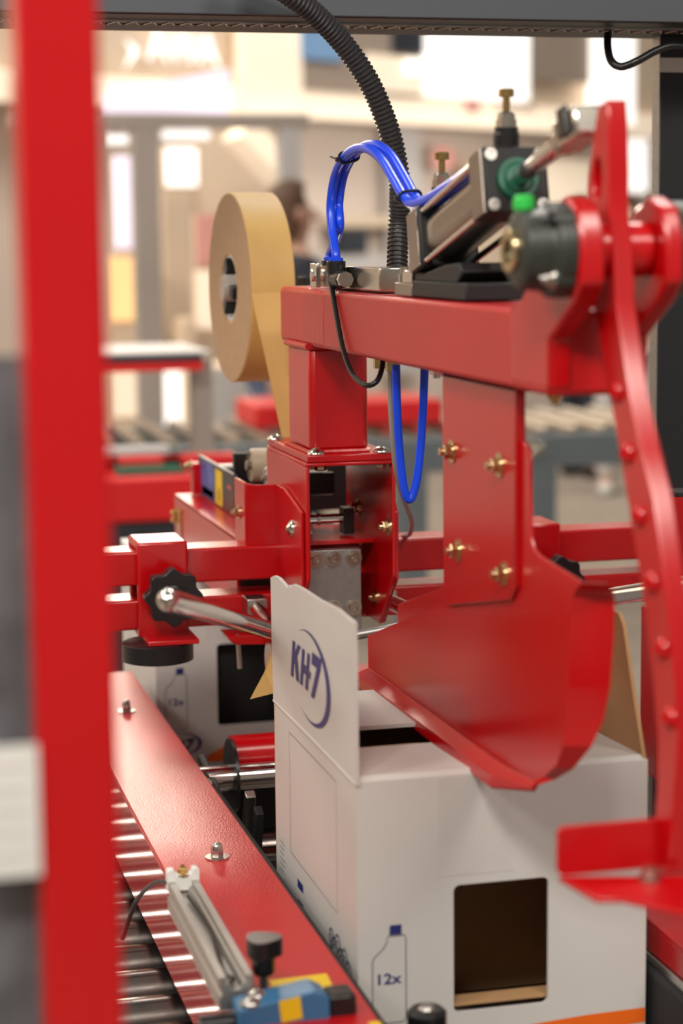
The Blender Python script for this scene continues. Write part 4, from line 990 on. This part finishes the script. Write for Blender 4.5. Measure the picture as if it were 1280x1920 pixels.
for name, x0, x1, y0, y1, off, m in (('light_column', 455, 566, -40, 232, .16, 'cream_lit'), ('dark_opening', 566, 800, 40, 174, .14, 'taupe'), ('blue_screen', 566, 642, 40, 112, .18, 'screen_blue'),
        ('pale_board', 690, 800, 106, 172, .18, 'cream_lit'), ('white_screen', 800, 992, 30, 184, .2, 'white_lit'), ('taupe_board', 992, 1112, 30, 152, .16, 'taupe'),
        ('white_column', 1114, 1190, 30, 232, .2, 'white_lit'), ('round_lamp', 772, 806, 112, 140, .24, 'white_lit'), ('navy_board', 740, 800, 40, 100, .18, 'navy_dark'),
        ('wall_column', 530, 560, 236, 700, -.30, 'light_grey'), ('wall_column', 735, 790, 236, 700, -.30, 'light_grey'), ('wall_shelf', 620, 745, 405, 425, -.30, 'cream'), ('wall_shelf', 560, 760, 478, 520, -.30, 'light_grey'),
        ('dark_screen', 640, 690, 430, 476, -.28, 'navy_dark'), ('bright_board', 1010, 1110, 300, 400, -.28, 'cream_lit'), ('bright_board', 1165, 1215, 260, 360, -.28, 'white_lit'), ('pale_board', 1165, 1215, 370, 520, -.28, 'light_grey'),
        ('pale_board', 870, 1000, 300, 560, -.30, 'cream')):
    m_ = MB(); slab(m_, x0, x1, y0, y1, off); part(name, m_, m, fb)
w_ = [PL(200, 178, .2), PL(200, 212, .2), PL(425, 216, .2), PL(432, 130, .2)]
part('lilac_light_wedge', MB().add([*w_, *[v-BN*.08 for v in w_]], [(0, 1, 2, 3), (7, 6, 5, 4), (0, 4, 5, 1), (1, 5, 6, 2), (2, 6, 7, 3), (3, 7, 4, 0)]), 'lilac_lit', fb, smooth=0)
def sign(s, px, py, h, wpx, m, off, name='sign_lettering', bold=.02):
    a_, b_ = PL(px, py, off), PL(px+wpx, py, off); hz = PL(px, py-h, off).z-a_.z; W = (Vector((b_.x, b_.y, 0))-Vector((a_.x, a_.y, 0))).length
    vs, fs = fit_text(s, W, hz, bold=bold)
    part(name, MB().add([a_+BD*u+Vector((0, 0, v)) for u, v in vs], fs), m, fb, smooth=0)
sign('AWA', 275, 112, 62, 135, 'white_lit', .12); sign('AWA', 928, 206, 22, 76, 'taupe', .12)
ar = [PL(232, 70, .2), PL(262, 95, .2), PL(232, 132, .2), PL(246, 95, .2)]
part('sign_arrow', MB().add(ar, [(0, 1, 2, 3)]), 'white_lit', fb, smooth=0)
for (px, py, r, off) in ((886, 196, 16, .12), (832, 296, 24, -.25)):
    c = PL(px, py, off); rr = (PL(px+r, py, off)-c).length
    part('red_emblem', MB().add([c+BD*(rr*math.cos(a))+Vector((0, 0, rr*.6*math.sin(a))) for a in [2*math.pi*k/20 for k in range(20)]], [tuple(range(20))]), 'pink', fb, smooth=0)

# ------------------------------------------------------------------ visitors
def skin_mesh(name, verts, edges, radii, m, parent, root=0, lv=2):
    me = bpy.data.meshes.new(name); me.from_pydata([tuple(v) for v in verts], edges, []); me.materials.append(MATS[m])
    o = bpy.data.objects.new(name, me); COL.objects.link(o); o.parent = parent
    s = o.modifiers.new('skin', 'SKIN'); s.use_smooth_shade = True
    sv = me.skin_vertices[0].data
    for i, r in enumerate(radii): sv[i].radius = r if isinstance(r, tuple) else (r, r)
    for i in range(len(radii)): sv[i].use_root = (i == root)
    u = o.modifiers.new('sub', 'SUBSURF'); u.levels = lv; u.render_levels = lv
    return o
def person(loc, rz, label, top, legs, shoe, hair=True):
    t = thing('person', loc, label, 'person', 'visitors in the hall'); t.rotation_euler.z = rz
    # +Y is the way the person looks; body is one continuous figure
    V = [(0, 0, .95), (0, 0, 1.12), (0, -.01, 1.32), (0, -.01, 1.45), (0, 0, 1.54), (0, .015, 1.64), (0, .01, 1.74)]
    R = [(.15, .11), (.13, .10), (.155, .11), (.13, .085), (.052, .055), (.072, .088), (.058, .075)]
    E = [(0, 1), (1, 2), (2, 3), (3, 4), (4, 5), (5, 6)]
    for s in (-1, 1):
        i = len(V); V += [(s*.10, 0, .88), (s*.105, .01, .48), (s*.11, -.01, .09), (s*.115, .10, .04)]; R += [(.088, .095), (.058, .062), (.042, .045), (.040, .032)]
        E += [(0, i), (i, i+1), (i+1, i+2), (i+2, i+3)]
        i = len(V); V += [(s*.175, -.01, 1.43), (s*.23, -.02, 1.15), (s*.22, .12, .93), (s*.215, .155, .87), (s*.21, .18, .80)]; R += [(.055, .055), (.043, .045), (.030, .032), (.034, .018), (.022, .012)]
        E += [(3, i), (i, i+1), (i+1, i+2), (i+2, i+3), (i+3, i+4)]
    skin_mesh('body', V, E, R, 'skin', t)
    # shirt and trousers over it
    VS = [(0, 0, .90), (0, 0, 1.12), (0, -.01, 1.32), (0, -.01, 1.45), (0, 0, 1.49)]; RS = [(.175, .13), (.15, .115), (.172, .125), (.145, .10), (.07, .07)]; ES = [(0, 1), (1, 2), (2, 3), (3, 4)]
    for s in (-1, 1):
        i = len(VS); VS += [(s*.175, -.01, 1.43), (s*.23, -.02, 1.15), (s*.222, .10, .955)]; RS += [(.070, .070), (.057, .058), (.044, .046)]; ES += [(3, i), (i, i+1), (i+1, i+2)]
    skin_mesh('shirt', VS, ES, RS, top, t)
    VT = [(0, 0, .98)]; RT_ = [(.165, .122)]; ET = []
    for s in (-1, 1):
        i = len(VT); VT += [(s*.10, 0, .86), (s*.105, .01, .48), (s*.11, -.01, .07)]; RT_ += [(.102, .108), (.073, .076), (.062, .066)]; ET += [(0, i), (i, i+1), (i+1, i+2)]
    skin_mesh('trousers', VT, ET, RT_, legs, t)
    for s in (-1, 1):
        skin_mesh('shoe', [(s*.112, -.05, .045), (s*.115, .05, .045), (s*.118, .16, .035)], [(0, 1), (1, 2)], [(.042, .045), (.048, .043), (.040, .030)], shoe, t)
    if hair:
        b = MB(); n = 16; ring = []
        for j in range(9):
            ph = math.pi*j/8*.62
            for k in range(n):
                a = 2*math.pi*k/n; front = max(0, math.sin(a)); f = 1-.38*front*(1 if ph > .9 else 0)
                b.v.append(Vector((.088*math.sin(ph)*math.cos(a)*f, -.008+.108*math.sin(ph)*math.sin(a)*f, 1.70+.118*math.cos(ph)-(0.10 if j > 6 and front < .2 else 0))))
        for j in range(8):
            for k in range(n): b.f.append([j*n+k, j*n+(k+1) % n, (j+1)*n+(k+1) % n, (j+1)*n+k]); b.m.append(0)
        put('hair', b.mesh('hair', Z0, 180), 'hair', t)
        f = MB(); f.lathe((0, .10, 1.655), (0, .135, 1.645), [(0, .018), (.6, .014), (1, .006)], 10); put('nose', f.mesh('nose', Z0, 180), 'skin', t)
        for s in (-1, 1):
            put('eye', MB().lathe((s*.032, .088, 1.675), (s*.032, .102, 1.675), [(0, .010), (.6, .009), (1, .002)], 10).mesh('eye', Z0, 180), 'ink_black', t)
            put('ear', MB().obox((s*.080, .0, 1.66), (.008, 0, 0), (0, .016, 0), (0, 0, .028)).mesh('ear', Z0, 180), 'skin', t)
        put('mouth', MB().obox((0, .096, 1.608), (.022, 0, 0), (0, .004, 0), (0, 0, .005)).mesh('mouth', Z0, 180), 'pink', t)
    return t
q = P(548, 420, Y=8.5); person((q.x, 8.5, 0), math.radians(-80), 'person with brown hair in dark clothes seen behind the tape roll', 'cloth_dark', 'denim', 'black')
q = P(1085, 895, Z=.0); person((q.x, q.y, 0), math.radians(-70), 'person in dark trousers and black shoes beyond the grey conveyor', 'cloth_light', 'cloth_dark', 'black')
q = P(1170, 925, Z=.0); person((q.x, q.y, 0), math.radians(160), 'person in light clothes and white shoes beyond the grey conveyor', 'cloth_light', 'cloth_light', 'white_plastic')
